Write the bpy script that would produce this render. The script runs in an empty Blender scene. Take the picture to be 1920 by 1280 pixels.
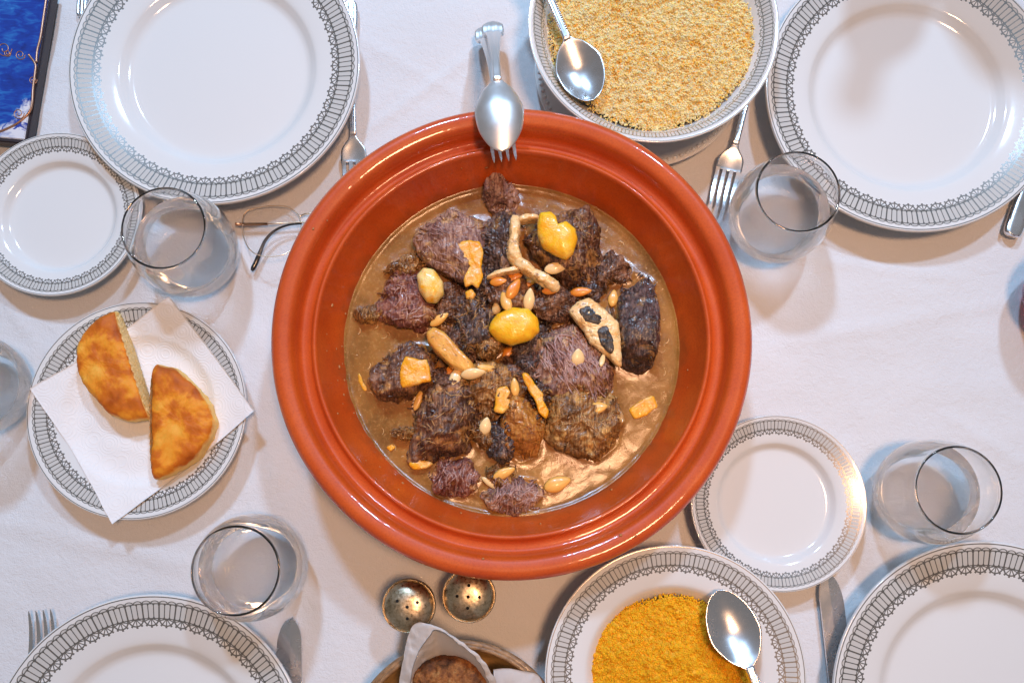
import bpy, bmesh, math, random
import numpy as np
from mathutils import Vector, Matrix
from mathutils.bvhtree import BVHTree

random.seed(7); rng = np.random.default_rng(7)
S = bpy.context.scene; COL = S.collection

# ------------------------------------------------------------------ camera, world, lamps, exposure
CAM_H, CAM_TILT, CAM_F, CAM_V = 0.655, math.radians(6.041), 1411.8, 820.5     # metres, forward tilt, focal length and optical centre on a 1920 px wide frame
cam_d = bpy.data.cameras.new('camera'); cam = bpy.data.objects.new('camera', cam_d); COL.objects.link(cam)
cam_d.sensor_width = 36; cam_d.lens = CAM_F * 36 / 1920; cam_d.shift_y = (CAM_V - 640) / 1920; cam_d.clip_start = 0.01; cam_d.clip_end = 50
cam.location = (0, 0, CAM_H); cam.rotation_euler = (CAM_TILT, 0, 0); S.camera = cam

W = bpy.data.worlds.new('World'); S.world = W; W.use_nodes = True
bg = W.node_tree.nodes['Background']; bg.inputs[0].default_value = (0.78, 0.75, 0.75, 1); bg.inputs[1].default_value = 0.26

def area(name, loc, target, size, power, color, size_y=None):
    d = bpy.data.lights.new(name, 'AREA'); d.energy = power; d.color = color; d.size = size
    d.shape = 'RECTANGLE' if size_y else 'DISK'
    if size_y: d.size_y = size_y
    o = bpy.data.objects.new(name, d); COL.objects.link(o); o.location = loc
    o.rotation_euler = (Vector(target) - Vector(loc)).to_track_quat('-Z', 'Y').to_euler()
    return o
area('cool_lamp_northwest', (-0.42, 1.95, 2.05), (-0.1, 0.08, 0), 0.24, 44, (0.42, 0.67, 1.0))
area('cool_lamp_northeast', (0.80, 1.78, 2.20), (0.1, 0.08, 0), 0.20, 36, (0.46, 0.70, 1.0))
wl = area('warm_pendant', (0.32, -0.02, 1.75), (0.05, 0.14, 0), 0.30, 3.7, (1.0, 0.56, 0.31)); wl.data.spread = math.radians(80)     # shaded pendant
S.view_settings.view_transform = 'Standard'; S.view_settings.look = 'None'
S.view_settings.exposure = 0.0; S.view_settings.gamma = 1; S.view_settings.use_curve_mapping = False
S.render.engine = 'CYCLES'
c = S.cycles
c.use_denoising = True; c.caustics_reflective = True; c.caustics_refractive = True; c.blur_glossy = 1.0
c.max_bounces = 14; c.transmission_bounces = 14; c.glossy_bounces = 6; c.diffuse_bounces = 4; c.transparent_max_bounces = 10
c.sample_clamp_indirect = 20; c.use_adaptive_sampling = True; c.adaptive_threshold = 0.012

# ------------------------------------------------------------------ helpers
def at(u, v, z=0.0):
    """where the sight line through photo pixel (u, v) meets height z"""
    dx = (u - 960) / CAM_F; dy = -(v - CAM_V) / CAM_F
    y = dy * math.cos(CAM_TILT) + math.sin(CAM_TILT); w = dy * math.sin(CAM_TILT) - math.cos(CAM_TILT)
    s = (z - CAM_H) / w
    return Vector((dx * s, y * s, z))

def tag(o, label=None, cat=None, group=None, kind=None):
    if label: o['label'] = label
    if cat: o['category'] = cat
    if group: o['group'] = group
    if kind: o['kind'] = kind
    return o

def empty(name, loc, rz=0.0):
    o = bpy.data.objects.new(name, None); COL.objects.link(o); o.location = loc; o.rotation_euler = (0, 0, rz)
    o.empty_display_size = 0.01
    return o

def link(name, me, mat=None, parent=None, loc=None, smooth=True):
    o = bpy.data.objects.new(name, me); COL.objects.link(o)
    if mat and not me.materials: me.materials.append(mat)
    if parent: o.parent = parent
    if loc is not None: o.location = loc
    if smooth and len(me.polygons): me.polygons.foreach_set('use_smooth', np.ones(len(me.polygons), bool))
    return o

def mesh(name, verts, faces):
    me = bpy.data.meshes.new(name)
    v = np.asarray(verts, np.float32)
    f = faces
    if isinstance(f, np.ndarray):
        n, k = f.shape
        me.vertices.add(len(v)); me.vertices.foreach_set('co', v.ravel())
        me.loops.add(n * k); me.loops.foreach_set('vertex_index', f.astype(np.int32).ravel())
        me.polygons.add(n); me.polygons.foreach_set('loop_start', np.arange(0, n * k, k, dtype=np.int32))
        me.update(calc_edges=True)
    else:
        me.from_pydata([tuple(x) for x in v], [], f); me.update()
    return me

def copy_tree(o, parent=None):
    c2 = o.copy(); COL.objects.link(c2); c2.parent = parent
    for ch in list(o.children): copy_tree(ch, c2)
    return c2

def spline(pts, n=6, closed=False):
    """Catmull-Rom through pts"""
    P = [np.array(p, float) for p in pts]; out = []
    m = len(P); segs = m if closed else m - 1
    for i in range(segs):
        if closed: a, b, c_, d = P[(i - 1) % m], P[i], P[(i + 1) % m], P[(i + 2) % m]
        else:
            b, c_ = P[i], P[i + 1]; a = P[i - 1] if i else 2 * b - c_; d = P[i + 2] if i + 2 < m else 2 * c_ - b
        for k in range(n):
            t = k / n
            out.append(0.5 * ((2 * b) + (-a + c_) * t + (2 * a - 5 * b + 4 * c_ - d) * t * t + (-a + 3 * b - 3 * c_ + d) * t ** 3))
    if not closed: out.append(P[-1])
    return np.array(out)

def lathe(name, prof, seg=112, smooth_n=6, closed=False, wob=None):
    """revolve (r, z) points; r=0 ends are welded"""
    pr = spline(prof, smooth_n, closed) if smooth_n else np.array(prof, float)
    pr[:, 0] = np.maximum(pr[:, 0], 0)
    m = len(pr); th = np.arange(seg) * 2 * math.pi / seg
    V = np.stack([pr[:, None, 0] * np.cos(th), pr[:, None, 0] * np.sin(th), np.repeat(pr[:, 1:2], seg, 1)], -1).reshape(-1, 3)
    if wob is not None: V = wob(V)
    i = np.arange(m if closed else m - 1)[:, None] * seg; j = np.arange(seg)[None]; j2 = (j + 1) % seg
    i2 = (i + seg) % (m * seg)
    F = np.stack([i + j, i + j2, i2 + j2, i2 + j], -1).reshape(-1, 4)
    me = mesh(name, V, F)
    bm = bmesh.new(); bm.from_mesh(me); bmesh.ops.remove_doubles(bm, verts=bm.verts, dist=1e-6)
    bmesh.ops.recalc_face_normals(bm, faces=bm.faces); bm.to_mesh(me); bm.free()
    return me

def tube(name, pts, rad, sides=8, closed=False):
    P = np.array([tuple(p) for p in pts], float); n = len(P); V = []
    rad = np.full(n, rad) if np.isscalar(rad) else np.array(rad)
    for i in range(n):
        a = P[(i - 1) % n] if (closed or i) else P[i]; b = P[(i + 1) % n] if (closed or i < n - 1) else P[i]
        t = Vector(b - a).normalized()
        s = t.cross(Vector((0, 0, 1)));
        if s.length < 1e-4: s = Vector((1, 0, 0))
        s.normalize(); u = s.cross(t)
        for k in range(sides):
            q = 2 * math.pi * k / sides
            V.append(P[i] + rad[i] * (math.cos(q) * np.array(s) + math.sin(q) * np.array(u)))
    F = []
    for i in range(n if closed else n - 1):
        for k in range(sides):
            F.append((i * sides + k, i * sides + (k + 1) % sides, ((i + 1) % n) * sides + (k + 1) % sides, ((i + 1) % n) * sides + k))
    if not closed:
        F.append(tuple(range(sides))); F.append(tuple((n - 1) * sides + k for k in reversed(range(sides))))
    return mesh(name, V, F)

# ---- vectorised noise
_PERM = np.random.default_rng(99).permutation(4096).astype(np.int32)
_G = np.random.default_rng(98).normal(size=(4096, 3)); _G /= np.linalg.norm(_G, axis=1, keepdims=True)
def noise(p, seed=0):
    """gradient noise, about -1..1"""
    p = np.asarray(p, float); i = np.floor(p).astype(np.int64); d = p - i; f = d * d * d * (d * (d * 6 - 15) + 10); r = 0
    for dx in (0, 1):
        hx = _PERM[(i[..., 0] + dx + seed * 37) & 4095]
        for dy in (0, 1):
            hy = _PERM[(hx + i[..., 1] + dy) & 4095]
            for dz in (0, 1):
                g = _G[_PERM[(hy + i[..., 2] + dz) & 4095]]
                w = (f[..., 0] if dx else 1 - f[..., 0]) * (f[..., 1] if dy else 1 - f[..., 1]) * (f[..., 2] if dz else 1 - f[..., 2])
                r = r + w * (g[..., 0] * (d[..., 0] - dx) + g[..., 1] * (d[..., 1] - dy) + g[..., 2] * (d[..., 2] - dz))
    return r * 1.5
_ROT = np.array(Matrix.Rotation(0.9, 3, Vector((1, 2, 3))))
def fbm(p, seed=0, octs=4):
    r = 0; a = 1.0; p = np.asarray(p, float) @ _ROT.T
    for k in range(octs): r = r + a * noise(p, seed + k); a *= 0.5; p = p @ _ROT.T * 2.03 + 13.7
    return r
def ridge(p, seed=0, octs=3):
    r = 0; a = 1.0; p = np.asarray(p, float)
    for k in range(octs): r = r + a * (1 - 2.2 * np.abs(noise(p, seed + k))); a *= 0.5; p = p * 2.1 + 7.1
    return r

def inside(poly, x, y):
    poly = np.asarray(poly); c_ = np.zeros(x.shape, bool); n = len(poly)
    for i in range(n):
        x1, y1 = poly[i]; x2, y2 = poly[(i + 1) % n]
        m = ((y1 > y) != (y2 > y)); c_ ^= m & (x < (x2 - x1) * (y - y1) / (y2 - y1 + 1e-12) + x1)
    return c_
def dist_poly(poly, x, y):
    poly = np.asarray(poly); d = np.full(x.shape, 9.0); n = len(poly)
    for i in range(n):
        a = poly[i]; b = poly[(i + 1) % n]; ab = b - a
        t = np.clip(((x - a[0]) * ab[0] + (y - a[1]) * ab[1]) / (ab @ ab + 1e-12), 0, 1)
        d = np.minimum(d, np.hypot(x - a[0] - t * ab[0], y - a[1] - t * ab[1]))
    return d

# ------------------------------------------------------------------ materials
class X:
    """a socket with arithmetic"""
    def __init__(s, nt, sock): s.nt, s.s = nt, sock
    def _m(s, op, *a):
        n = s.nt.nodes.new('ShaderNodeMath'); n.operation = op
        for k, v in enumerate((s,) + a):
            if isinstance(v, X): s.nt.links.new(v.s, n.inputs[k])
            else: n.inputs[k].default_value = v
        return X(s.nt, n.outputs[0])
    def __add__(s, o): return s._m('ADD', o)
    def __sub__(s, o): return s._m('SUBTRACT', o)
    def __mul__(s, o): return s._m('MULTIPLY', o)
    def __truediv__(s, o): return s._m('DIVIDE', o)
    __radd__ = __add__; __rmul__ = __mul__
    def rsub(s, o): return (s * -1.0) + o
    def abs(s): return s._m('ABSOLUTE')
    def fract(s): return s._m('FRACT')
    def sqrt(s): return s._m('SQRT')
    def lt(s, o): return s._m('LESS_THAN', o)
    def gt(s, o): return s._m('GREATER_THAN', o)
    def max(s, o): return s._m('MAXIMUM', o)
    def min(s, o): return s._m('MINIMUM', o)
    def pow(s, o): return s._m('POWER', o)
    def atan2(s, o): return s._m('ARCTAN2', o)

class Mat:
    def __init__(s, name):
        s.m = bpy.data.materials.new(name); s.m.use_nodes = True; s.nt = s.m.node_tree
        s.b = s.nt.nodes['Principled BSDF']; s.out = s.nt.nodes['Material Output']
    def set(s, **k):
        for a, v in k.items():
            key = {'base': 'Base Color', 'rough': 'Roughness', 'metal': 'Metallic', 'ior': 'IOR', 'trans': 'Transmission Weight', 'coat': 'Coat Weight',
                   'coat_rough': 'Coat Roughness', 'sss': 'Subsurface Weight', 'sss_scale': 'Subsurface Scale', 'spec': 'Specular IOR Level', 'sheen': 'Sheen Weight',
                   'sss_radius': 'Subsurface Radius', 'coat_tint': 'Coat Tint', 'alpha': 'Alpha', 'aniso': 'Anisotropic'}[a]
            if isinstance(v, X): s.nt.links.new(v.s, s.b.inputs[key])
            elif isinstance(v, tuple) and len(v) == 3 and key not in ('Subsurface Radius',): s.b.inputs[key].default_value = (*v, 1)
            else: s.b.inputs[key].default_value = v
        return s
    def n(s, t): return s.nt.nodes.new('ShaderNode' + t)
    def coord(s, scale=(1, 1, 1), rot=(0, 0, 0), loc=(0, 0, 0)):
        tc = s.n('TexCoord'); mp = s.n('Mapping'); s.nt.links.new(tc.outputs['Object'], mp.inputs[0])
        mp.inputs['Scale'].default_value = scale; mp.inputs['Rotation'].default_value = rot; mp.inputs['Location'].default_value = loc
        return X(s.nt, mp.outputs[0])
    def noise(s, co, scale, detail=4, rough=0.55, dist=0.0):
        t = s.n('TexNoise'); s.nt.links.new(co.s, t.inputs['Vector']); t.inputs['Scale'].default_value = scale
        t.inputs['Detail'].default_value = detail; t.inputs['Roughness'].default_value = rough; t.inputs['Distortion'].default_value = dist
        return X(s.nt, t.outputs[0])
    def voronoi(s, co, scale, feature='F1', out='Distance', rand=1.0):
        t = s.n('TexVoronoi'); t.feature = feature; s.nt.links.new(co.s, t.inputs['Vector']); t.inputs['Scale'].default_value = scale
        t.inputs['Randomness'].default_value = rand
        return X(s.nt, t.outputs[out])
    def ramp(s, fac, stops, interp='LINEAR'):
        r = s.n('ValToRGB'); s.nt.links.new(fac.s, r.inputs[0]); cr = r.color_ramp; cr.interpolation = interp
        while len(cr.elements) < len(stops): cr.elements.new(0.5)
        for e, (p, col) in zip(cr.elements, stops):
            e.position = p; e.color = (*col, 1) if not np.isscalar(col) else (col, col, col, 1)
        return X(s.nt, r.outputs[0])
    def mix(s, fac, a, b):
        m = s.n('Mix'); m.data_type = 'RGBA'
        for k, v in ((0, fac), (6, a), (7, b)):
            if isinstance(v, X): s.nt.links.new(v.s, m.inputs[k])
            else: m.inputs[k].default_value = v if np.isscalar(v) else (*v, 1)
        return X(s.nt, m.outputs[2])
    def bump(s, h, strength=0.3, dist=0.001, prev=None, coat=False):
        b = s.n('Bump'); b.inputs['Strength'].default_value = strength; b.inputs['Distance'].default_value = dist
        s.nt.links.new(h.s, b.inputs['Height'])
        if prev is not None: s.nt.links.new(prev, b.inputs['Normal'])
        s.nt.links.new(b.outputs[0], s.b.inputs['Normal'])
        if coat: s.nt.links.new(b.outputs[0], s.b.inputs['Coat Normal'])
        return b.outputs[0]

MATS = {}
def simple(name, base, rough=0.5, **k):
    if name not in MATS: MATS[name] = Mat(name).set(base=base, rough=rough, **k).m
    return MATS[name]

def steel(name, base=(0.62, 0.62, 0.64), rough=0.2):
    if name in MATS: return MATS[name]
    m = Mat(name); co = m.coord()
    n1 = m.noise(co, 90, 5, 0.6); n2 = m.noise(m.coord((1, 0.06, 1)), 2600, 2)
    m.set(base=base, metal=1.0, rough=n1 * 0.16 + (rough - 0.06))
    p = m.bump(m.noise(co, 45, 2), 0.12, 0.001); m.bump(n2, 0.05, 0.0002, p)
    MATS[name] = m.m; return m.m

def porcelain(name, R, N, b0, b1, ink_col=(0.24, 0.225, 0.205)):
    """white glaze with the grey lustre border between radii b0 and b1 (shares of R)"""
    m = Mat(name); tc = m.n('TexCoord'); sp = m.n('SeparateXYZ'); m.nt.links.new(tc.outputs['Object'], sp.inputs[0])
    x, y, z = (X(m.nt, sp.outputs[k]) for k in range(3))
    rr = (x * x + y * y).sqrt() * (1 / R)
    k = (0.963 - 0.784) / (b1 - b0)
    r = (rr - b0) * k + 0.784
    a = y.atan2(x) * (1 / (2 * math.pi)) + 0.5
    per = 2 * math.pi / N * 54 / 54
    asp = k                                            # print stretched with the band so motifs keep their shape
    # ladder of bars
    d3 = ((a * (3.0 * N)).fract() - 0.5).abs().rsub(0.5) * r * (2 * math.pi / (3 * N))
    dF = ((a * float(N)).fract() - 0.5).abs().rsub(0.5) * r * (2 * math.pi / N)
    inb = r.gt(0.85) * r.lt(0.945)
    endd = (r - 0.8975).abs().rsub(0.0475)              # distance from bar ends
    flare = (endd * (-1 / 0.012) + 1.0).max(0.0)
    bars = d3.lt(flare * 0.006 + 0.0032).max(dF.lt(0.0050)) * inb
    ring1 = (r - 0.945).abs().lt(0.0035); ring2 = (r - 0.85).abs().lt(0.0035)
    # outer row of small arches
    xa = (((a * (2.0 * N)).fract()) - 0.5) * r * (2 * math.pi / (2 * N))
    hw = math.pi / (2 * N) * 0.945
    e1 = ((xa * (1 / hw)) * (xa * (1 / hw)) + ((r - 0.945) * (1 / 0.02)) * ((r - 0.945) * (1 / 0.02))).sqrt()
    arch = (e1 - 0.93).abs().lt(0.13) * r.gt(0.945)
    dots = dF.lt(0.008) * (r - 0.943).abs().lt(0.008)
    # fans
    xf = ((a * float(N)).fract() - 0.5) * r * (2 * math.pi / N); yf = r.rsub(0.85)
    hf = math.pi / N * 0.83
    e2 = (xf * xf + yf * yf).sqrt() * (0.05 / hf)
    ph = xf.atan2(yf)
    sd = ((ph * (5 / math.pi)) + 0.5).fract()
    spd = (sd - 0.5).abs() * (math.pi / 5) * e2
    below = r.lt(0.85)
    fan = (e2 - 0.047).abs().lt(0.0048).max(spd.lt(0.0036) * e2.lt(0.047)).max(e2.lt(0.013))
    tooth = spd.lt(0.0068) * (e2 - 0.054).abs().lt(0.0075)
    fan = fan.max(tooth) * below
    edge = (rr - 0.988).abs().lt(0.0035)
    ink = bars.max(ring1).max(ring2).max(arch).max(dots).max(fan).max(edge) * z.gt(0.010)
    band = r.gt(0.845) * r.lt(0.962) * z.gt(0.010)
    co = m.coord()
    dirt = m.noise(co, 30, 3)
    m.set(base=m.mix(ink, m.mix(band * 0.55, (0.73, 0.725, 0.71), (0.58, 0.56, 0.52)), ink_col), metal=ink * 0.5 + band * 0.18,
          rough=m.mix(ink, (0.10, 0.10, 0.10), (0.24, 0.24, 0.24)), ior=1.52, coat=0.35, coat_rough=0.05)
    m.bump(dirt, 0.06, 0.002)
    MATS[name] = m.m; return m.m

# cloth
m = Mat('white_cotton'); co = m.coord()
weave = m.noise(m.coord((1, 0.35, 1)), 2400, 2).max(m.noise(m.coord((0.35, 1, 1)), 2400, 2))
m.set(base=m.ramp(m.noise(co, 5, 3), [(0.3, (0.68, 0.675, 0.68)), (0.7, (0.74, 0.735, 0.74))]), rough=0.85, sheen=0.15, spec=0.2)
p = m.bump(m.noise(co, 130, 4, .6, .5), 0.35, 0.003); p = m.bump(m.noise(co, 800, 3), 0.6, 0.0008, p); m.bump(weave, 0.5, 0.0005, p); COTTON = m.m
# terracotta glaze
m = Mat('terracotta_glaze'); co = m.coord()
n1 = m.noise(co, 26, 4); n2 = m.noise(co, 700, 2)
m.set(base=m.mix(m.ramp(n2, [(0.45, 0.0), (0.75, 1.0)]) * 0.5, m.ramp(n1, [(0.3, (0.50, 0.062, 0.006)), (0.7, (0.61, 0.098, 0.010))]), (0.36, 0.042, 0.005)),
      rough=0.42, spec=0.3, coat=0.7, coat_rough=0.05, ior=1.5)
tcz = m.n('TexCoord'); spz = m.n('SeparateXYZ'); m.nt.links.new(tcz.outputs['Object'], spz.inputs[0]); zz_ = X(m.nt, spz.outputs[2])
film = m.ramp(zz_ + m.noise(co, 45, 4, .6, .5) * .030, [(.052, 1.), (.064, 0.)]) * .75                    # sauce dried on the wall above the broth
m.nt.links.new(m.mix(film, X(m.nt, m.b.inputs['Base Color'].links[0].from_socket), (.24, .052, .010)).s, m.b.inputs['Base Color'])
m.bump(m.noise(co, 60, 3), 0.14, 0.002, coat=True); TERRA = m.m
# clear glass / water
def clear(name, ior, tint=(1, 1, 1), bent=1.0):
    """clear glass or water; on flat panes part of the light passes straight through, the rest (bent) is refracted"""
    m = Mat(name).set(base=tint, rough=0.0, trans=1.0, ior=ior)
    if bent < 1:
        tr = m.n('BsdfTransparent'); tr.inputs[0].default_value = (*tint, 1); mx = m.n('MixShader'); mx.inputs[0].default_value = bent
        m.nt.links.new(tr.outputs[0], mx.inputs[1]); m.nt.links.new(m.b.outputs[0], mx.inputs[2]); m.nt.links.new(mx.outputs[0], m.out.inputs[0])
    return m.m
GLASS = clear('clear_glass', 1.50, (.985, .997, .995)); WET = clear('glass_against_water', 1.125); WATER = clear('water', 1.333, bent=.75); BASE = clear('flat_glass_base', 1.50, bent=.30); LENS = clear('spectacle_lens', 1.4, bent=.06)
WINE = Mat('red_wine').set(base=(0.25, 0.004, 0.012), rough=0.0, trans=1.0, ior=1.34).m; WINEWALL = Mat('glass_against_wine').set(base=(.35, .006, .015), rough=0.0, trans=1.0, ior=1.12).m
STEEL = steel('brushed_steel', (0.78, 0.78, 0.80), 0.24); SILVER = steel('old_silver', (0.86, 0.84, 0.83), 0.38)

def meat_mat(name, dark, mid, light, fib_rot, tan=(0.42, 0.22, 0.08), tan_amt=0.5, wet=0.6):
    m = Mat(name); co = m.coord(); fc = m.coord((1, 0.10, 0.5), (0, 0, fib_rot))
    f1 = m.noise(fc, 640, 4, 0.6, 0.3); big = m.noise(co, 60, 3, 0.55, 0.4); fine = m.noise(co, 500, 3, 0.6)
    col = m.ramp(f1 * 0.55 + big * 0.5, [(0.38, dark), (0.51, mid), (0.66, light)])
    tn = m.ramp(m.noise(m.coord(loc=(3, 1, 5)), 70, 5, 0.65, 0.6), [(0.54, 0.0), (0.62, 1.0)])
    col = m.mix(tn * tan_amt, col, m.ramp(f1, [(0.35, tuple(0.45 * q for q in tan)), (0.62, tan)]))
    m.set(base=col, rough=m.ramp(fine, [(0.3, 0.22), (0.7, 0.42)]), spec=0.3, coat=wet, coat_rough=0.07, sss=0.05, sss_scale=0.003, sss_radius=(1, 0.4, 0.25))
    p = m.bump(f1, 0.8, 0.0012); m.bump(fine, 0.35, 0.0008, p, coat=True)
    MATS[name] = m.m; return m.m

# ------------------------------------------------------------------ table top
n = 260; xs = np.linspace(-0.75, 0.75, n); ys = np.linspace(-0.45, 0.82, n); gx, gy = np.meshgrid(xs, ys)
q = np.stack([gx, gy, 0 * gx], -1)
gz = 0.0026 * fbm(q * 7, 3, 3) + 0.0008 * ridge(q * np.array([5, 14, 1]) + 0.5 * fbm(q * 3, 9, 2)[..., None], 5, 2)
for (a, b, w, h) in (((690, 240), (1000, 20), 0.0028, 0.0022), ((1480, 640), (1920, 560), 0.006, 0.0010), ((420, 620), (640, 1250), 0.007, 0.0010),
                     ((1780, 780), (1920, 870), 0.0028, 0.0022), ((0, 980), (340, 1060), 0.006, 0.0012), ((1052, 1060), (1046, 1240), 0.0016, 0.0009), ((1520, 540), (1640, 830), 0.006, 0.0012), ((660, 60), (905, 205), 0.0025, 0.0016), ((470, 600), (520, 900), 0.003, 0.0016), ((1400, 470), (1800, 520), 0.003, 0.0016), ((0, 560), (60, 640), 0.003, 0.002)):
    A = np.array(at(*a))[:2]; B = np.array(at(*b))[:2]; d = dist_poly(np.array([A, B]), gx, gy); gz += h * np.exp(-(d / w) ** 2)
gz -= gz.max() + 0.0002
idx = np.arange(n * n).reshape(n, n)
F = np.stack([idx[:-1, :-1], idx[:-1, 1:], idx[1:, 1:], idx[1:, :-1]], -1).reshape(-1, 4)
o = link('tablecloth', mesh('tablecloth', np.stack([gx, gy, gz], -1).reshape(-1, 3), F), COTTON)
tag(o, 'white cotton tablecloth with faint creases under all the dishes', 'tablecloth', kind='structure')

# ------------------------------------------------------------------ plates and bowls
def plate_profile(R, zr):
    k = zr / 0.024
    return [(0, .0085 * k), (.30 * R, .0085 * k), (.56 * R, .0088 * k), (.625 * R, .0100 * k), (.665 * R, .0135 * k), (.70 * R, .0163 * k), (.80 * R, .0192 * k), (.93 * R, .0226 * k),
            (.978 * R, .0238 * k), (.997 * R, .0240 * k), (R, .0228 * k), (.985 * R, .0212 * k), (.80 * R, .0160 * k), (.69 * R, .0115 * k), (.62 * R, .0052 * k), (.56 * R, .0045 * k), (0, .0045 * k)]
def dish(name, x, y, R, prof, mat, label, cat, foot_r, foot_z, group=None, rz=0.0, z0=0.0):
    t = tag(empty(name, (x, y, z0), rz), label, cat, group)
    link('dish', lathe('dish', prof, 120, 4), mat, t)
    link('foot_ring', lathe('foot_ring', [(foot_r - .002, foot_z), (foot_r - .0018, .0004), (foot_r, 0), (foot_r + .0018, .0004), (foot_r + .002, foot_z)], 96, 2), PLAIN, t)
    return t
PLAIN = simple('unprinted_glaze', (0.73, 0.725, 0.71), 0.12, coat=0.3, coat_rough=0.05)
RL, RS, RB, RO, RT = .1294, .0742, .0935, .1038, .1062
PL = porcelain('dinner_plate_glaze', RL, 54, .784, .963); PS = porcelain('side_plate_glaze', RS, 46, .784, .955)
PB = porcelain('bread_plate_glaze', RB, 48, .770, .950); PO = porcelain('soup_plate_glaze', RO, 50, .785, .955); PT = porcelain('serving_bowl_glaze', RT, 64, .855, .960, (0.42, 0.42, 0.38))
def plate(kind, x, y, label, rz=0.0, z0=0.0):
    R, zr, mt = {'L': (RL, .024, PL), 'S': (RS, .018, PS), 'B': (RB, .020, PB)}[kind]
    return dish({'L': 'dinner_plate', 'S': 'side_plate', 'B': 'bread_plate'}[kind], x, y, R, plate_profile(R, zr), mt, label, 'plate', .57 * R, .0045 * zr / .024 + .0006, rz=rz, z0=z0)
plate('L', -.2648, .4006, 'large white dinner plate with grey lace border next to the blue tile', 0.3, .0006)
plate('L', .3545, .3763, 'large white dinner plate with lace border beside the bowl of pale couscous', 1.1)
plate('L', -.2956, -.1927, 'large white lace bordered dinner plate with fork and knife beside the shakers', 2.0)
plate('L', .3904, -.1494, 'large white lace bordered dinner plate beside the plate of orange couscous', 0.7)
plate('S', -.4013, .2656, 'small empty side plate tucked under the dinner plate by the blue tile', 0.2)
plate('S', .2252, .0125, 'small empty side plate between the clay dish and the plate of orange couscous', 0.9)
plate('B', -.3201, .0917, 'medium lace bordered plate holding a paper napkin and two bread halves', 1.4)
kz = 1
soup = [(0, .0115), (.28 * RO, .0115), (.46 * RO, .0130), (.56 * RO, .0185), (.63 * RO, .0275), (.675 * RO, .0328), (.72 * RO, .0350), (.85 * RO, .0375), (.96 * RO, .0396), (.996 * RO, .0400), (RO, .0388),
        (.97 * RO, .0372), (.80 * RO, .0340), (.68 * RO, .0290), (.58 * RO, .0150), (.50 * RO, .0080), (.42 * RO, .0070), (0, .0070)]
dish('soup_plate', .1301, -.1261, RO, soup, PO, 'deep lace bordered soup plate filled with orange couscous', 'plate', .44 * RO, .0085, rz=0.5)
Zs = .004
bowl = [(0, .0120), (.35 * RT, .0122), (.56 * RT, .0170), (.72 * RT, .0280), (.82 * RT, .0400), (.885 * RT, .0490), (.96 * RT, .0553), (.99 * RT, .0562), (RT, .0552), (.985 * RT, .0532),
        (.90 * RT, .0460), (.78 * RT, .0310), (.62 * RT, .0140), (.50 * RT, .0075), (0, .0075)]
dish('serving_bowl', .1197, .4152, RT, bowl, PT, 'deep white bowl heaped with pale couscous', 'bowl', .46 * RT, .0085, rz=0.2, z0=Zs)
# beaded saucer under the serving bowl
t = tag(empty('under_plate', (.117, .409, 0)), 'plain white plate with beaded edge under the bowl of pale couscous', 'plate')
Ru = .0965
link('dish', lathe('dish', [(0, .0035), (.6 * Ru, .0035), (.80 * Ru, .0042), (.93 * Ru, .0075), (.99 * Ru, .0085), (Ru, .0075), (.95 * Ru, .0055), (.80 * Ru, .0012), (.6 * Ru, .0005), (0, .0005)], 128, 4), PLAIN, t)
bm = bmesh.new()
for k in range(96):
    a = 2 * math.pi * k / 96
    bmesh.ops.create_icosphere(bm, subdivisions=1, radius=.0024, matrix=Matrix.Translation((Ru * .955 * math.cos(a), Ru * .955 * math.sin(a), .0078)))
me = bpy.data.meshes.new('beading'); bm.to_mesh(me); bm.free(); tag(link('beading', me, PLAIN, t), kind='stuff')

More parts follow.
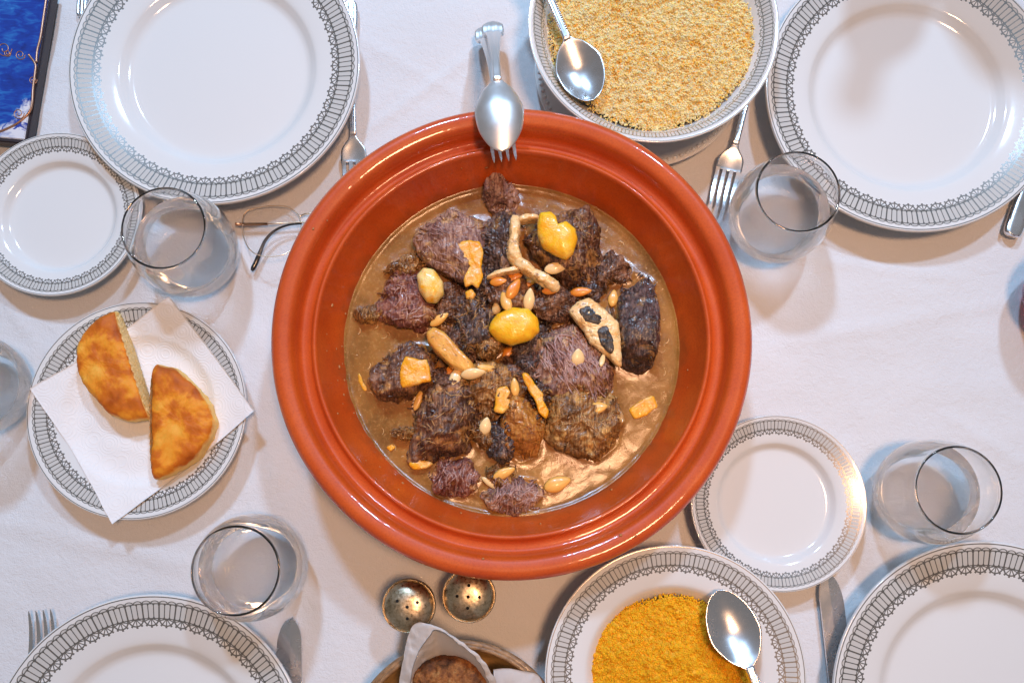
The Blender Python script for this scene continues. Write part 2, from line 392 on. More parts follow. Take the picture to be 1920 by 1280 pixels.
# ------------------------------------------------------------------ couscous
def couscous(name, cx, cy, rad, zc, zedge, ngr, g, mat, label, seed, zoff=0.0, off=(0, 0)):
    r_ = np.random.default_rng(seed)
    def height(x, y):
        rr = np.hypot(x - off[0], y - off[1]) / rad
        p = np.stack([x, y, 0 * x], -1)
        return zedge + (zc - zedge) * np.clip(1 - rr ** 2.2, 0, 1) + 0.0042 * fbm(p * 38, seed, 3) * np.clip(1.25 - rr, 0, 1) + 0.0016 * fbm(p * 190, seed + 5, 2)
    nn = 150; sx = np.linspace(-1.02, 1.02, nn) * rad; X_, Y_ = np.meshgrid(sx + off[0], sx + off[1])
    # wavy edge
    A = np.arctan2(Y_ - off[1], X_ - off[0]); RR = np.hypot(X_ - off[0], Y_ - off[1])
    lim = rad * (0.975 + 0.02 * np.sin(A * 5 + seed) + 0.014 * np.sin(A * 11 + 2 * seed))
    a = r_.uniform(0, 2 * math.pi, ngr); rr = np.sqrt(r_.uniform(0, 1, ngr)) * rad * (0.985 + 0.02 * np.sin(a * 5 + seed) + 0.014 * np.sin(a * 11 + 2 * seed)) * (1 + 0.02 * r_.normal(size=ngr))
    x = off[0] + rr * np.cos(a); y = off[1] + rr * np.sin(a); z = height(x, y) + r_.uniform(-.4, .9, ngr) * g
    cl = noise(np.stack([x, y, 0 * x], -1) * 260, seed + 11)           # little clumps stand proud
    z = z + np.clip(cl, -.2, 1) * 2.4 * g
    bm = bmesh.new(); bmesh.ops.create_icosphere(bm, subdivisions=1, radius=1); bv = np.array([v.co[:] for v in bm.verts]); bf = np.array([[v.index for v in f.verts] for f in bm.faces]); bm.free()
    sz = g * r_.uniform(.55, 1.15, ngr)
    an = r_.uniform(0, 2 * math.pi, ngr); ca, sa = np.cos(an), np.sin(an); st = r_.uniform(.7, 1.3, (ngr, 3))
    L = bv[None] * (sz[:, None, None] * st[:, None, :])
    V = np.stack([L[..., 0] * ca[:, None] - L[..., 1] * sa[:, None], L[..., 0] * sa[:, None] + L[..., 1] * ca[:, None], L[..., 2]], -1) + np.stack([x, y, z], -1)[:, None]
    Fg = (bf[None] + (np.arange(ngr) * len(bv))[:, None, None]).reshape(-1, 3)
    Vb = np.stack([X_, Y_, height(X_, Y_) + 0.35 * g], -1).reshape(-1, 3)
    ix = np.arange(nn * nn).reshape(nn, nn); q4 = np.stack([ix[:-1, :-1], ix[:-1, 1:], ix[1:, 1:], ix[1:, :-1]], -1).reshape(-1, 4)
    keep = (RR < lim * 0.985).reshape(-1); q4 = q4[keep[q4].all(1)]; tri = np.concatenate([q4[:, [0, 1, 2]], q4[:, [0, 2, 3]]])
    me = mesh(name, np.concatenate([V.reshape(-1, 3), Vb]), np.concatenate([Fg, tri + ngr * len(bv)]))
    o = link(name, me, mat, loc=(cx, cy, zoff)); return tag(o, label, 'couscous', kind='stuff')
def cous_mat(name, a, b, c_):
    m = Mat(name); g = m.n('NewGeometry'); rnd = X(m.nt, g.outputs['Random Per Island']); co = m.coord()
    big = m.noise(co, 210, 3, .6, .4); wide = m.noise(m.coord(loc=(3, 3, 3)), 45, 2)
    col = m.mix(m.ramp(rnd * 0.22 + big * 0.75 + wide * 0.25, [(0.42, 0.0), (0.64, 1.0)]), a, b)
    col = m.mix(rnd.gt(0.93) * 0.6, col, c_)
    m.set(base=col, rough=0.6, sss=0.5, sss_scale=0.003, sss_radius=(1, .6, .2), spec=0.35); m.bump(m.noise(co, 1500, 2), 0.3, 0.0004); return m.m
couscous('pale_couscous', .1197, .4152, .84 * RT, .0490, .0425, 29000, .00096, cous_mat('pale_semolina', (0.98, 0.47, 0.055), (0.99, 0.74, 0.33), (0.99, 0.86, 0.54)), 'pale golden couscous grains heaped in the deep bowl', 3, Zs)
couscous('orange_couscous', .1301, -.1261, .655 * RO, .0335, .0255, 18000, .00093, cous_mat('saffron_semolina', (0.99, 0.36, 0.002), (0.99, 0.45, 0.005), (0.90, 0.28, 0.004)), 'bright orange couscous grains in the soup plate', 8, 0, (-.002, -.004))

# ------------------------------------------------------------------ clay dish (tagine base)
TX, TY, TR = -.0004, .1414, .1859
def wob(V):
    a = np.arctan2(V[:, 1], V[:, 0]); r = np.hypot(V[:, 0], V[:, 1])
    V = V.copy(); V[:, 2] += 0.0006 * np.sin(2 * a + 1) * (V[:, 2] / .08); s = 1 + 0.0016 * np.sin(3 * a) + .001 * np.sin(7 * a + 2); V[:, 0] *= s; V[:, 1] *= s; return V
prof = [(0, .0140), (.07, .0142), (.105, .0175), (.125, .0265), (.1370, .0370), (.1465, .0530), (.1512, .0640), (.1528, .0685), (.1542, .0700), (.1558, .0694), (.1578, .0660), (.1625, .0652), (.1652, .0675), (.1668, .0738), (.1690, .0788),
        (.1725, .0808), (.1765, .0815), (.1800, .0798), (.1824, .0755), (.1826, .0705), (.1808, .0660), (.1760, .0620), (.1690, .0590), (.1560, .0440), (.1400, .0230), (.1250, .0060), (.1200, .0006), (.1130, .0), (.1080, .0030), (0, .0030)]
prof = [(r_ * (1 + .034 * min(1, max(0, (r_ - .137) / .045))), z_) for r_, z_ in prof]
t = tag(empty('clay_dish', (TX, TY, 0)), 'round glazed terracotta cooking dish with grooved rim, full of stew', 'dish')
link('dish_body', lathe('dish_body', prof, 256, 4, wob=wob), TERRA, t)

bm = bmesh.new(); r_ = random.Random(5); pz = np.array(prof[:7])
for k in range(46):
    a = r_.uniform(0, 2 * math.pi) if k > 16 else r_.gauss(3.35, .35); rr = r_.uniform(.1405, .1515) if k < 34 else r_.uniform(.172, .182); zz = np.interp(rr, [q[0] for q in prof[3:19]], [q[1] for q in prof[3:19]]); q = r_.uniform(.0003, .0010)
    bmesh.ops.create_icosphere(bm, subdivisions=1, radius=q, matrix=Matrix.Translation((rr * math.cos(a), rr * math.sin(a), zz)) @ Matrix.Rotation(a, 4, 'Z') @ Matrix.Diagonal((r_.uniform(.6, 1.6), r_.uniform(.6, 2.2), .7, 1)))
me = bpy.data.meshes.new('food_specks'); bm.to_mesh(me); bm.free(); tag(link('food_specks', me, simple('dried_sauce', (.42, .17, .05), .35, coat=.4), t), kind='stuff')

# ------------------------------------------------------------------ stew
BZ = .0385
PIECES, CHUNKS = [], []            # outlines for the broth's edges; chunks with their outlines
BV, BF = [], []                    # everything solid in the stew, for laying small pieces on top
def add_solid(o):
    me = o.data; k = sum(len(v) for v in BV)
    M = np.array(o.matrix_world if o.parent else Matrix.LocRotScale(o.location, o.rotation_euler, o.scale))
    co = np.empty(len(me.vertices) * 3, np.float32); me.vertices.foreach_get('co', co); co = co.reshape(-1, 3) @ M[:3, :3].T + M[:3, 3]
    BV.append(co); BF.append([tuple(i + k for i in p.vertices) for p in me.polygons])
_bvh = [None, -1]
def tree():
    if _bvh[1] != len(BV):
        _bvh[0] = BVHTree.FromPolygons([tuple(v) for v in np.concatenate(BV)], [f for fs in BF for f in fs]); _bvh[1] = len(BV)
    return _bvh[0]
def surface(u, v):
    """point and normal of the stew on the sight line through (u, v)"""
    o_ = Vector((0, 0, CAM_H)); p = at(u, v, 0.03); h = tree().ray_cast(o_, (p - o_).normalized())
    q = at(u, v, BZ + .0008)
    if h[0] is None or h[0].z < q.z: return q, Vector((0, 0, 1))
    nn = h[1] if h[1].z > 0 else -h[1]
    return h[0], nn

def pillow_mesh(name, poly, z0, z1, seed, ex=0.62, ez=0.75, amp=(.0036, .0015, .0008), fib=0.0, nt=170, npf=76, tilt=(0, 0), fr=70, octs=4, smooth=False, facets=0, fine=1.0):
    """closed lump with the given outline (local xy), rounded boxy section and rough relief"""
    poly = np.array(poly); per = np.linalg.norm(poly - np.roll(poly, 1, 0), axis=1).sum(); nt = int(np.clip(per / .00052 / fine, 48, nt)); npf = int(np.clip(per / .00125 / fine, 20, npf))
    th = np.linspace(0, 2 * math.pi, nt, endpoint=False); D = np.stack([np.cos(th), np.sin(th)], -1)
    R = np.zeros(nt); m = len(poly)
    for i in range(m):
        a = poly[i]; b = poly[(i + 1) % m]; e = b - a
        den = D[:, 0] * e[1] - D[:, 1] * e[0]; den = np.where(np.abs(den) < 1e-12, 1e-12, den)
        tt = (a[0] * e[1] - a[1] * e[0]) / den; ss = (a[0] * D[:, 1] - a[1] * D[:, 0]) / den
        ok = (tt > 0) & (ss >= -1e-6) & (ss <= 1 + 1e-6); R = np.where(ok, np.maximum(R, tt), R)
    R = np.where(R <= 0, R[R > 0].mean(), R)
    for _ in range(2): R = (np.roll(R, 1) + 2 * R + np.roll(R, -1)) / 4
    ph = np.linspace(-math.pi / 2, math.pi / 2, 2001)
    cp = np.abs(np.cos(ph)) ** ex; sp = np.sign(np.sin(ph)) * np.abs(np.sin(ph)) ** ez
    cp[0] = cp[-1] = 0; Rm = R.mean(); arc = np.r_[0, np.cumsum(np.hypot(np.diff(cp) * Rm, np.diff(sp) * (z1 - z0) / 2))]
    qq = np.linspace(0, arc[-1], npf + 1); cp = np.interp(qq, arc, cp); sp = np.interp(qq, arc, sp)
    V = np.stack([cp[:, None] * R * D[:, 0], cp[:, None] * R * D[:, 1], np.repeat((z0 + z1) / 2 + (z1 - z0) / 2 * sp[:, None], nt, 1)], -1)
    V[..., 2] += (V[..., 0] * tilt[0] + V[..., 1] * tilt[1])
    fr_ = random.Random(seed * 13 + 1)
    for k_ in range(facets):                                   # chopped faces
        az = fr_.uniform(0, 2 * math.pi); el = fr_.uniform(.45, 1.15); nv = np.array([math.cos(az) * math.cos(el), math.sin(az) * math.cos(el), math.sin(el)])
        dd = (V - np.array([0, 0, (z0 + z1) / 2])) @ nv; over = dd - dd.max() * fr_.uniform(.60, .82); V = V - np.where(over > 0, over * .92, 0)[..., None] * nv
    du = np.roll(V, -1, 1) - np.roll(V, 1, 1); dv = np.gradient(V, axis=0); N = np.cross(du, dv); N /= np.linalg.norm(N, axis=-1, keepdims=True) + 1e-9
    N[0] = (0, 0, -1); N[-1] = (0, 0, 1)
    cf, sf = math.cos(fib), math.sin(fib)
    Q = np.stack([V[..., 0] * cf + V[..., 1] * sf, -V[..., 0] * sf + V[..., 1] * cf, V[..., 2]], -1)
    wv = V + .0022 * np.stack([fbm(V * 90 + 31 + k_ * 17, seed + 60 + k_, 2) for k_ in range(3)], -1)
    Q = Q + .0016 * np.stack([fbm(V * 110 + 5 + k_ * 9, seed + 70 + k_, 2) for k_ in range(3)], -1)
    h = amp[0] * (fbm(wv * fr + seed * 3.1, seed, octs) if smooth else 0.9 * fbm(wv * fr + seed * 3.1, seed, 2) + 0.30 * (1 - 3.2 * np.abs(fbm(wv * fr * 1.6 + 4, seed + 3, 2)))) + 0.5 * amp[1] * ridge(Q * np.array([75, 560, 330]) + seed, seed + 20, 2) + amp[2] * fbm(V * 520 + seed, seed + 40, 2)
    V = V + N * h[..., None]
    V[0] = V[0].mean(0); V[-1] = V[-1].mean(0)
    i = np.arange(npf)[:, None] * nt; j = np.arange(nt)[None]; j2 = (j + 1) % nt
    F = np.stack([i + j, i + j2, i + nt + j2, i + nt + j], -1).reshape(-1, 4)
    return mesh(name, V.reshape(-1, 3), F)

MT = {'dark': meat_mat('dark_braised_meat', (0.022, 0.008, 0.005), (0.105, 0.044, 0.026), (0.36, 0.18, 0.10), 0.5, (0.66, 0.32, 0.09), 0.75),
      'violet': meat_mat('greyish_violet_meat', (0.075, 0.026, 0.022), (0.24, 0.115, 0.088), (0.56, 0.34, 0.25), 0.9, (0.78, 0.46, 0.18), 0.6, 0.4),
      'black': meat_mat('blackened_meat', (0.010, 0.006, 0.006), (0.050, 0.029, 0.027), (0.22, 0.14, 0.12), 2.2, (0.58, 0.30, 0.09), 0.65, 0.8),
      'red': meat_mat('reddish_braised_meat', (0.050, 0.010, 0.009), (0.165, 0.048, 0.036), (0.44, 0.20, 0.14), 2.6, (0.68, 0.34, 0.11), 0.6, 0.7),
      'brown': meat_mat('tawny_braised_meat', (0.045, 0.017, 0.005), (0.21, 0.090, 0.026), (0.54, 0.28, 0.09), 1.3, (0.78, 0.42, 0.12), 0.8),
      'skin': meat_mat('glossy_gristle', (0.17, 0.048, 0.008), (0.40, 0.14, 0.020), (0.66, 0.30, 0.06), 0.2, (0.76, 0.36, 0.08), 0.5, 1.0)}

def piece(name, px, z0, z1, mat, seed, label, cat, zref=None, group=None, broth=True, **k):
    zref = (z0 * .35 + z1 * .65) if zref is None else zref
    W_ = np.array([at(u, v, zref)[:2] for u, v in px]); c0 = W_.mean(0)
    if name == 'meat_chunk': k = dict(facets=5, **k); z1 = z1 + .005; W_ = c0 + (W_ - c0) * 1.07
    me = pillow_mesh(name, W_ - c0, z0, z1, seed, **k)
    o = link(name, me, mat, loc=(c0[0], c0[1], 0)); tag(o, label, cat, group)
    if broth: PIECES.append(W_)
    if name == 'meat_chunk': CHUNKS.append((o, px))
    add_solid(o); return o

def fibres(o, n_, px, length, rad, ang, spread, mat, seed):
    """loose shreds of meat lying over a chunk"""
    r_ = random.Random(seed); V, Fc = [], []
    xs_ = [p[0] for p in px]; ys_ = [p[1] for p in px]; made = 0
    for _ in range(n_ * 3):
        u, v = r_.uniform(min(xs_), max(xs_)), r_.uniform(min(ys_), max(ys_))
        if not inside(px, np.array([u]), np.array([v]))[0]: continue
        a = ang + r_.gauss(0, spread); L = length * r_.uniform(.5, 1.3); bend = r_.gauss(0, .5); pts = []
        for k in range(6):
            q, nn = surface(u + math.cos(a) * L * (k / 5 - .5), v - math.sin(a) * L * (k / 5 - .5)); a += bend / 6
            pts.append(q + Vector((0, 0, rad * (.3 + 1.4 * math.sin(math.pi * k / 5) * r_.random()))))
        if max((pts[k + 1] - pts[k]).length for k in range(5)) > 0.006: continue
        rr = rad * r_.uniform(.6, 1.25)
        me = tube('f', pts, [rr * w for w in (.35, .8, 1, 1, .8, .3)], 5); k0 = len(V)
        V += [tuple(x.co) for x in me.vertices]; Fc += [tuple(i + k0 for i in p.vertices) for p in me.polygons]; bpy.data.meshes.remove(me)
        made += 1
        if made >= n_: break
    off = np.array(o.location); f = link('meat_fibres', mesh('meat_fibres', np.array(V) - off, Fc), mat, o); tag(f, kind='stuff'); return f

FIBRE = meat_mat('pink_meat_fibre', (0.24, 0.11, 0.10), (0.42, 0.24, 0.21), (0.60, 0.40, 0.34), 0.3, (0.40, 0.24, 0.12), 0.35)
FIBRE2 = meat_mat('tan_meat_fibre', (0.22, 0.11, 0.045), (0.42, 0.23, 0.09), (0.60, 0.37, 0.16), 0.3, (0.46, 0.26, 0.10), 0.4)
mc = 'meat chunk'
piece('meat_chunk', [(911, 341), (935, 332), (960, 345), (969, 380), (957, 400), (930, 396), (911, 372)], .030, .050, MT['violet'], 1, 'small ragged meat chunk alone at the stew edge below the spoon', mc, fib=1.2)
cB = piece('meat_chunk', [(779, 455), (790, 430), (822, 415), (846, 391), (868, 410), (908, 415), (912, 452), (893, 492), (874, 528), (851, 522), (815, 500), (790, 476)], .026, .060, MT['violet'], 2,
      'broad greyish pink meat slab with an orange peel strip on its edge', mc, fib=-.6, ex=.42, ez=.6, amp=(.002, .0009, .0004))
cC = piece('meat_chunk', [(703, 573), (722, 540), (740, 512), (779, 505), (797, 535), (815, 578), (817, 598), (790, 614), (747, 610), (708, 590)], .024, .053, MT['red'], 3,
      'reddish ragged meat chunk beside the whitish lemon half', mc, fib=.6)
piece('meat_chunk', [(724, 508), (745, 498), (790, 470), (800, 495), (770, 515), (740, 517)], .030, .046, MT['brown'], 4, 'thin tawny meat flap between pink slab and reddish chunk', mc)
cD = piece('meat_chunk', [(848, 592), (866, 565), (890, 552), (915, 560), (925, 605), (918, 650), (905, 672), (878, 676), (856, 640)], .026, .059, MT['black'], 5,
      'blackish meat chunk left of the central lemon piece', mc, fib=1.3)
piece('meat_chunk', [(900, 650), (915, 610), (930, 622), (940, 655), (915, 672), (898, 668)], .030, .058, MT['brown'], 6, 'frayed tan scrap of fat hanging below the blackish chunk', mc)
piece('meat_chunk', [(905, 455), (915, 420), (938, 405), (966, 408), (966, 460), (978, 488), (945, 512), (918, 520), (903, 495)], .026, .060, MT['black'], 7,
      'blackened spongy marrow chunk held by the forked bone', mc, amp=(.002, .0016, .0009))
cF = piece('meat_chunk', [(978, 415), (1010, 402), (1058, 404), (1098, 398), (1114, 432), (1120, 470), (1127, 490), (1108, 522), (1068, 540), (1044, 512), (1012, 482), (988, 452)], .026, .062, MT['dark'], 8,
      'big dark brown meat chunk carrying the heart shaped lemon piece', mc, fib=2.2, ex=.45, ez=.6)
piece('meat_chunk', [(1096, 530), (1118, 500), (1140, 478), (1182, 502), (1180, 520), (1145, 528), (1125, 556), (1102, 556)], .028, .048, MT['dark'], 9, 'thin dark meat strip wedged beside the block of dark meat', mc, fib=.5)
cH = piece('meat_chunk', [(1166, 528), (1195, 512), (1226, 528), (1231, 600), (1228, 650), (1220, 684), (1195, 692), (1168, 680), (1163, 600)], .024, .060, MT['black'], 10,
      'tall block of glossy dark meat standing at the stew edge', mc, fib=1.5, ex=.38, ez=.5, amp=(.0016, .0011, .0005))
piece('meat_chunk', [(1000, 560), (1025, 540), (1060, 545), (1078, 560), (1070, 585), (1040, 600), (1008, 595)], .028, .060, MT['dark'], 11, 'small dark meat chunk between almonds and pierced bone', mc)
piece('meat_chunk', [(880, 540), (910, 505), (960, 515), (1010, 530), (1005, 580), (950, 600), (900, 575)], .024, .052, MT['dark'], 12, 'dark meat bed covered by the cluster of almonds', mc)
cJ = piece('meat_chunk', [(1006, 640), (1030, 615), (1070, 606), (1105, 640), (1146, 690), (1148, 728), (1110, 748), (1050, 738), (1008, 722), (994, 685)], .026, .062, MT['violet'], 13,
      'large shredded pinkish meat chunk with loose fibres beside the pierced bone', mc, fib=.9)
cK = piece('meat_chunk', [(1016, 735), (1060, 716), (1110, 724), (1152, 744), (1165, 785), (1152, 832), (1118, 860), (1080, 846), (1040, 832), (1014, 792)], .024, .057, MT['brown'], 14,
      'large tawny and dark meat chunk with one round almond on it', mc, fib=.7, amp=(.0034, .0015, .0008))
cL = piece('meat_chunk', [(944, 790), (955, 752), (990, 742), (1012, 768), (1016, 815), (1005, 850), (975, 862), (948, 838)], .026, .058, MT['skin'], 15,
      'glossy caramel brown gristle chunk between two orange peels', mc, ex=.5, amp=(.0022, .0006, .0004))
piece('meat_chunk', [(916, 790), (938, 768), (956, 800), (962, 850), (942, 866), (920, 850)], .026, .052, MT['black'], 16, 'narrow black meat sliver against the caramel gristle chunk', mc)
cN = piece('meat_chunk', [(772, 765), (782, 735), (815, 704), (868, 716), (905, 760), (902, 806), (872, 846), (808, 866), (762, 856), (778, 806)], .024, .060, MT['dark'], 17,
      'largest dark meat chunk with folded crust near the small orange peel', mc, fib=.2, amp=(.0036, .0016, .0008))
cO = piece('meat_chunk', [(696, 706), (718, 676), (758, 643), (806, 652), (833, 690), (826, 712), (800, 724), (768, 744), (715, 744)], .024, .054, MT['dark'], 18,
      'dark shiny meat chunk with a square of orange peel on top', mc, fib=.6, ex=.5)
piece('meat_chunk', [(858, 725), (875, 695), (920, 686), (968, 700), (985, 730), (960, 765), (915, 775), (878, 760)], .024, .056, MT['brown'], 19, 'crumbly tawny meat chunk beneath the row of almonds and bone', mc, amp=(.0034, .0016, .001))
cQ = piece('meat_chunk', [(803, 890), (822, 868), (848, 850), (880, 868), (896, 895), (880, 922), (845, 932), (820, 918)], .024, .049, MT['red'], 20, 'rounded reddish meat chunk nearest the two shakers', mc, fib=1.2)
cR = piece('meat_chunk', [(904, 925), (925, 905), (960, 896), (1005, 900), (1016, 930), (1008, 955), (960, 964), (925, 955)], .024, .048, MT['violet'], 21, 'shredded violet meat chunk at the stew edge beside a yellow almond', mc, fib=1.6)
piece('meat_chunk', [(912, 890), (935, 868), (965, 875), (970, 895), (935, 912), (915, 908)], .026, .045, MT['brown'], 22, 'little tawny meat scrap under the yellow almond', mc)
piece('meat_chunk', [(968, 690), (990, 650), (1010, 665), (1010, 720), (1000, 740), (978, 730)], .026, .048, MT['black'], 23, 'black meat shred under the long orange peel', mc)
piece('meat_chunk', [(738, 808), (775, 803), (782, 818), (755, 826), (738, 820)], .032, .044, MT['brown'], 24, 'small tan meat flap floating beside the largest chunk', mc)
piece('meat_chunk', [(672, 585), (700, 575), (715, 590), (700, 600), (680, 598)], .033, .043, MT['brown'], 25, 'tiny tan meat scrap in the broth by the reddish chunk', mc)
piece('meat_chunk', [(820, 560), (840, 535), (872, 540), (880, 570), (850, 600), (825, 600)], .024, .050, MT['dark'], 26, 'dark meat chunk between whitish lemon half and blackish chunk', mc)
# scraps added in the heap's gaps; the dark ones stand for meat and shade
piece('meat_chunk', [(880, 520), (905, 500), (930, 520), (925, 550), (890, 560)], .022, .049, MT['black'], 90, 'black scrap added as meat and shade between the ragged peel strip and the almonds', mc)
piece('meat_chunk', [(1060, 545), (1095, 525), (1130, 540), (1120, 570), (1085, 580)], .022, .046, MT['black'], 91, 'black scrap added as meat and shade under the roasted almond by the pierced bone', mc)
piece('meat_chunk', [(960, 650), (1000, 600), (1030, 600), (1030, 640), (1000, 690), (970, 690)], .022, .050, MT['black'], 92, 'black scrap added as meat and shade between the central lemon and the shredded chunk', mc)
piece('meat_chunk', [(880, 800), (905, 770), (930, 780), (930, 830), (900, 840)], .022, .048, MT['brown'], 93, 'tawny crumbly scrap between the largest chunk and the black sliver', mc)
piece('meat_chunk', [(985, 730), (1010, 715), (1035, 730), (1030, 790), (1008, 790)], .022, .048, MT['black'], 94, 'black scrap added as meat and shade beneath the end of the long orange peel', mc)
piece('meat_chunk', [(800, 700), (820, 690), (845, 700), (850, 720), (815, 725)], .022, .050, MT['dark'], 95, 'dark scrap added as meat and shade between the shiny chunk and the largest chunk', mc)
piece('meat_chunk', [(930, 690), (960, 660), (1000, 690), (1010, 740), (960, 770), (920, 730)], .022, .046, MT['dark'], 27, 'low dark meat chunk under the little orange peel', mc)
piece('meat_chunk', [(830, 600), (860, 590), (880, 640), (900, 690), (860, 700), (830, 650)], .022, .046, MT['dark'], 28, 'low dark meat chunk beneath the smooth bone', mc)
piece('meat_chunk', [(1090, 600), (1150, 560), (1165, 640), (1150, 680), (1110, 650)], .022, .044, MT['brown'], 29, 'low tawny meat chunk beneath the pierced bone', mc)

fibres(cJ, 110, [(1030, 615), (1072, 606), (1120, 650), (1150, 700), (1130, 735), (1060, 720), (1010, 680)], 44, .0008, 2.1, .25, FIBRE, 1)
fibres(cR, 50, [(920, 905), (960, 896), (1008, 905), (1000, 955), (930, 955)], 30, .0006, 1.2, .5, FIBRE, 2)
fibres(cK, 45, [(1030, 740), (1100, 730), (1155, 760), (1150, 820), (1110, 850), (1040, 820)], 20, .0005, .8, 1.0, FIBRE2, 3)
fibres(cN, 45, [(785, 740), (860, 720), (900, 770), (880, 830), (790, 850)], 20, .0005, .4, 1.0, FIBRE2, 4)
fibres(cC, 22, [(710, 570), (745, 515), (790, 520), (812, 580), (790, 605), (740, 600)], 24, .0006, .7, .6, FIBRE, 5)
fibres(cD, 40, [(850, 590), (890, 555), (920, 565), (915, 660), (880, 670)], 18, .0004, 1.2, .9, FIBRE2, 6)
fibres(cB, 40, [(785, 455), (846, 395), (905, 420), (880, 500), (850, 518)], 22, .0004, -.6, .3, FIBRE, 7)
fibres(cF, 50, [(1050, 405), (1098, 402), (1122, 490), (1070, 535), (1045, 500)], 18, .0004, 2.2, .4, FIBRE2, 9)
fibres(cQ, 30, [(815, 890), (848, 855), (890, 890), (850, 925)], 24, .0005, 1.3, .4, FIBRE, 8)

def torn_edge(o, px, n_, mat, seed, reach=9):
    """short shreds hanging off the rim of a chunk"""
    r_ = random.Random(seed); P_ = np.array(px, float); c_ = P_.mean(0); V, Fc = [], []
    for _ in range(n_):
        k = r_.randrange(len(P_)); q = P_[k] + (P_[(k + 1) % len(P_)] - P_[k]) * r_.random(); d = (q - c_) / np.linalg.norm(q - c_); a = r_.gauss(0, .7); d = np.array([d[0] * math.cos(a) - d[1] * math.sin(a), d[0] * math.sin(a) + d[1] * math.cos(a)])
        st = q - d * r_.uniform(6, 14); p0 = surface(*st)[0]; p1 = surface(*(q - d * 2))[0]; en = q + d * reach * r_.uniform(.1, 1.1); p2 = at(en[0], en[1], max(BZ, BZ + (p1.z - BZ) * r_.uniform(-.1, .5)))
        rr = r_.uniform(.0005, .0011); pts = spline([tuple(p0 + Vector((0, 0, rr))), tuple(p1 + Vector((0, 0, rr))), tuple(p2)], 4); me = tube('f', pts, np.interp(np.linspace(0, 1, len(pts)), [0, .3, .7, 1], [.4 * rr, rr, .9 * rr, .25 * rr]), 5); k0 = len(V)
        V += [tuple(x.co) for x in me.vertices]; Fc += [tuple(i + k0 for i in p.vertices) for p in me.polygons]; bpy.data.meshes.remove(me)
    tag(link('torn_shreds', mesh('torn_shreds', np.array(V) - np.array(o.location), Fc), mat, o), kind='stuff')
for k_, (o_, px_) in enumerate(CHUNKS):
    torn_edge(o_, px_, int(10 + len(px_) * 2.2), o_.data.materials[0], 300 + k_)
r_ = random.Random(77); V, Fc = [], []
for _ in range(230):
    a = r_.uniform(0, 2 * math.pi); rr = .132 * math.sqrt(r_.uniform(.15, 1)); x_, y_ = TX + rr * math.cos(a), TY + rr * math.sin(a); b_ = r_.uniform(0, math.pi); L = r_.choice((.0008, .0012, .002, .0035)); q_ = r_.uniform(.0003, .0007)
    pts = [(x_ + L * t_ * math.cos(b_ + .5 * t_), y_ + L * t_ * math.sin(b_ + .5 * t_), BZ + .0001) for t_ in (-1, -.4, .3, 1)]; me = tube('f', pts, [q_ * .4, q_, q_, q_ * .3], 5); k0 = len(V)
    V += [tuple(x.co) for x in me.vertices]; Fc += [tuple(i + k0 for i in p.vertices) for p in me.polygons]; bpy.data.meshes.remove(me)
tag(link('stew_bits', mesh('stew_bits', V, Fc), simple('onion_bits', (.62, .36, .14), .4, coat=.4)), 'small shreds of meat and onion floating in the broth', 'stew bits', kind='stuff')

# bones
m = Mat('stewed_bone'); co = m.coord(); n1 = m.noise(co, 130, 4, .6)
m.set(base=m.mix(m.ramp(m.noise(m.coord(loc=(2, 2, 2)), 240, 4, .7), [(.56, 0.), (.68, 1.)]) * .8, m.ramp(n1, [(.3, (.84, .44, .12)), (.65, (.96, .70, .36))]), (.26, .11, .04)), rough=.4, coat=.4, coat_rough=.15, sss=.1, sss_scale=.003)
m.bump(m.noise(co, 500, 4), .35, .0008); BONE = m.m
m = Mat('amber_bone'); co = m.coord(); m.set(base=m.mix(m.ramp(m.noise(co, 330, 3, .6), [(.62, 0.), (.70, 1.)]) * .7, m.ramp(m.noise(m.coord((1, .4, 1)), 90, 3), [(.3, (.66, .27, .035)), (.7, (.88, .46, .09))]), (.22, .08, .02)), rough=.35, coat=.5, coat_rough=.12, sss=.15, sss_scale=.003)
m.bump(m.noise(co, 300, 3), .2, .0006); AMBER = m.m
MARROW = meat_mat('dark_marrow', (.008, .006, .006), (.03, .022, .02), (.10, .07, .05), .2, (.2, .1, .04), .3)
def bone_tube(name, px, zs, rads, parent=None, label=None, flat=1.0, seed=0, off=None):
    pts = spline([tuple(at(u, v, z)) for (u, v), z in zip(px, zs)], 8); rr = np.interp(np.linspace(0, 1, len(pts)), np.linspace(0, 1, len(rads)), rads)
    org = np.array(parent.location) if parent else pts.mean(0)
    me = tube(name, pts - org, rr, 16); V = np.array([v.co[:] for v in me.vertices]); V = V + .0006 * np.stack([fbm(V * 130 + seed + s, seed + s, 3) for s in (0, 5, 9)], -1)
    V[:, 2] = (V[:, 2] - V[:, 2].mean()) * flat + V[:, 2].mean(); me.vertices.foreach_set('co', V.astype(np.float32).ravel())
    o = link(name, me, BONE, parent, None if parent else org)
    bpy.context.view_layer.update(); add_solid(o)
    return o
org = at(960, 480, .06)
t = tag(empty('forked_bone', (org.x, org.y, 0)), 'forked pale bone gripping the blackened spongy marrow', 'bone')
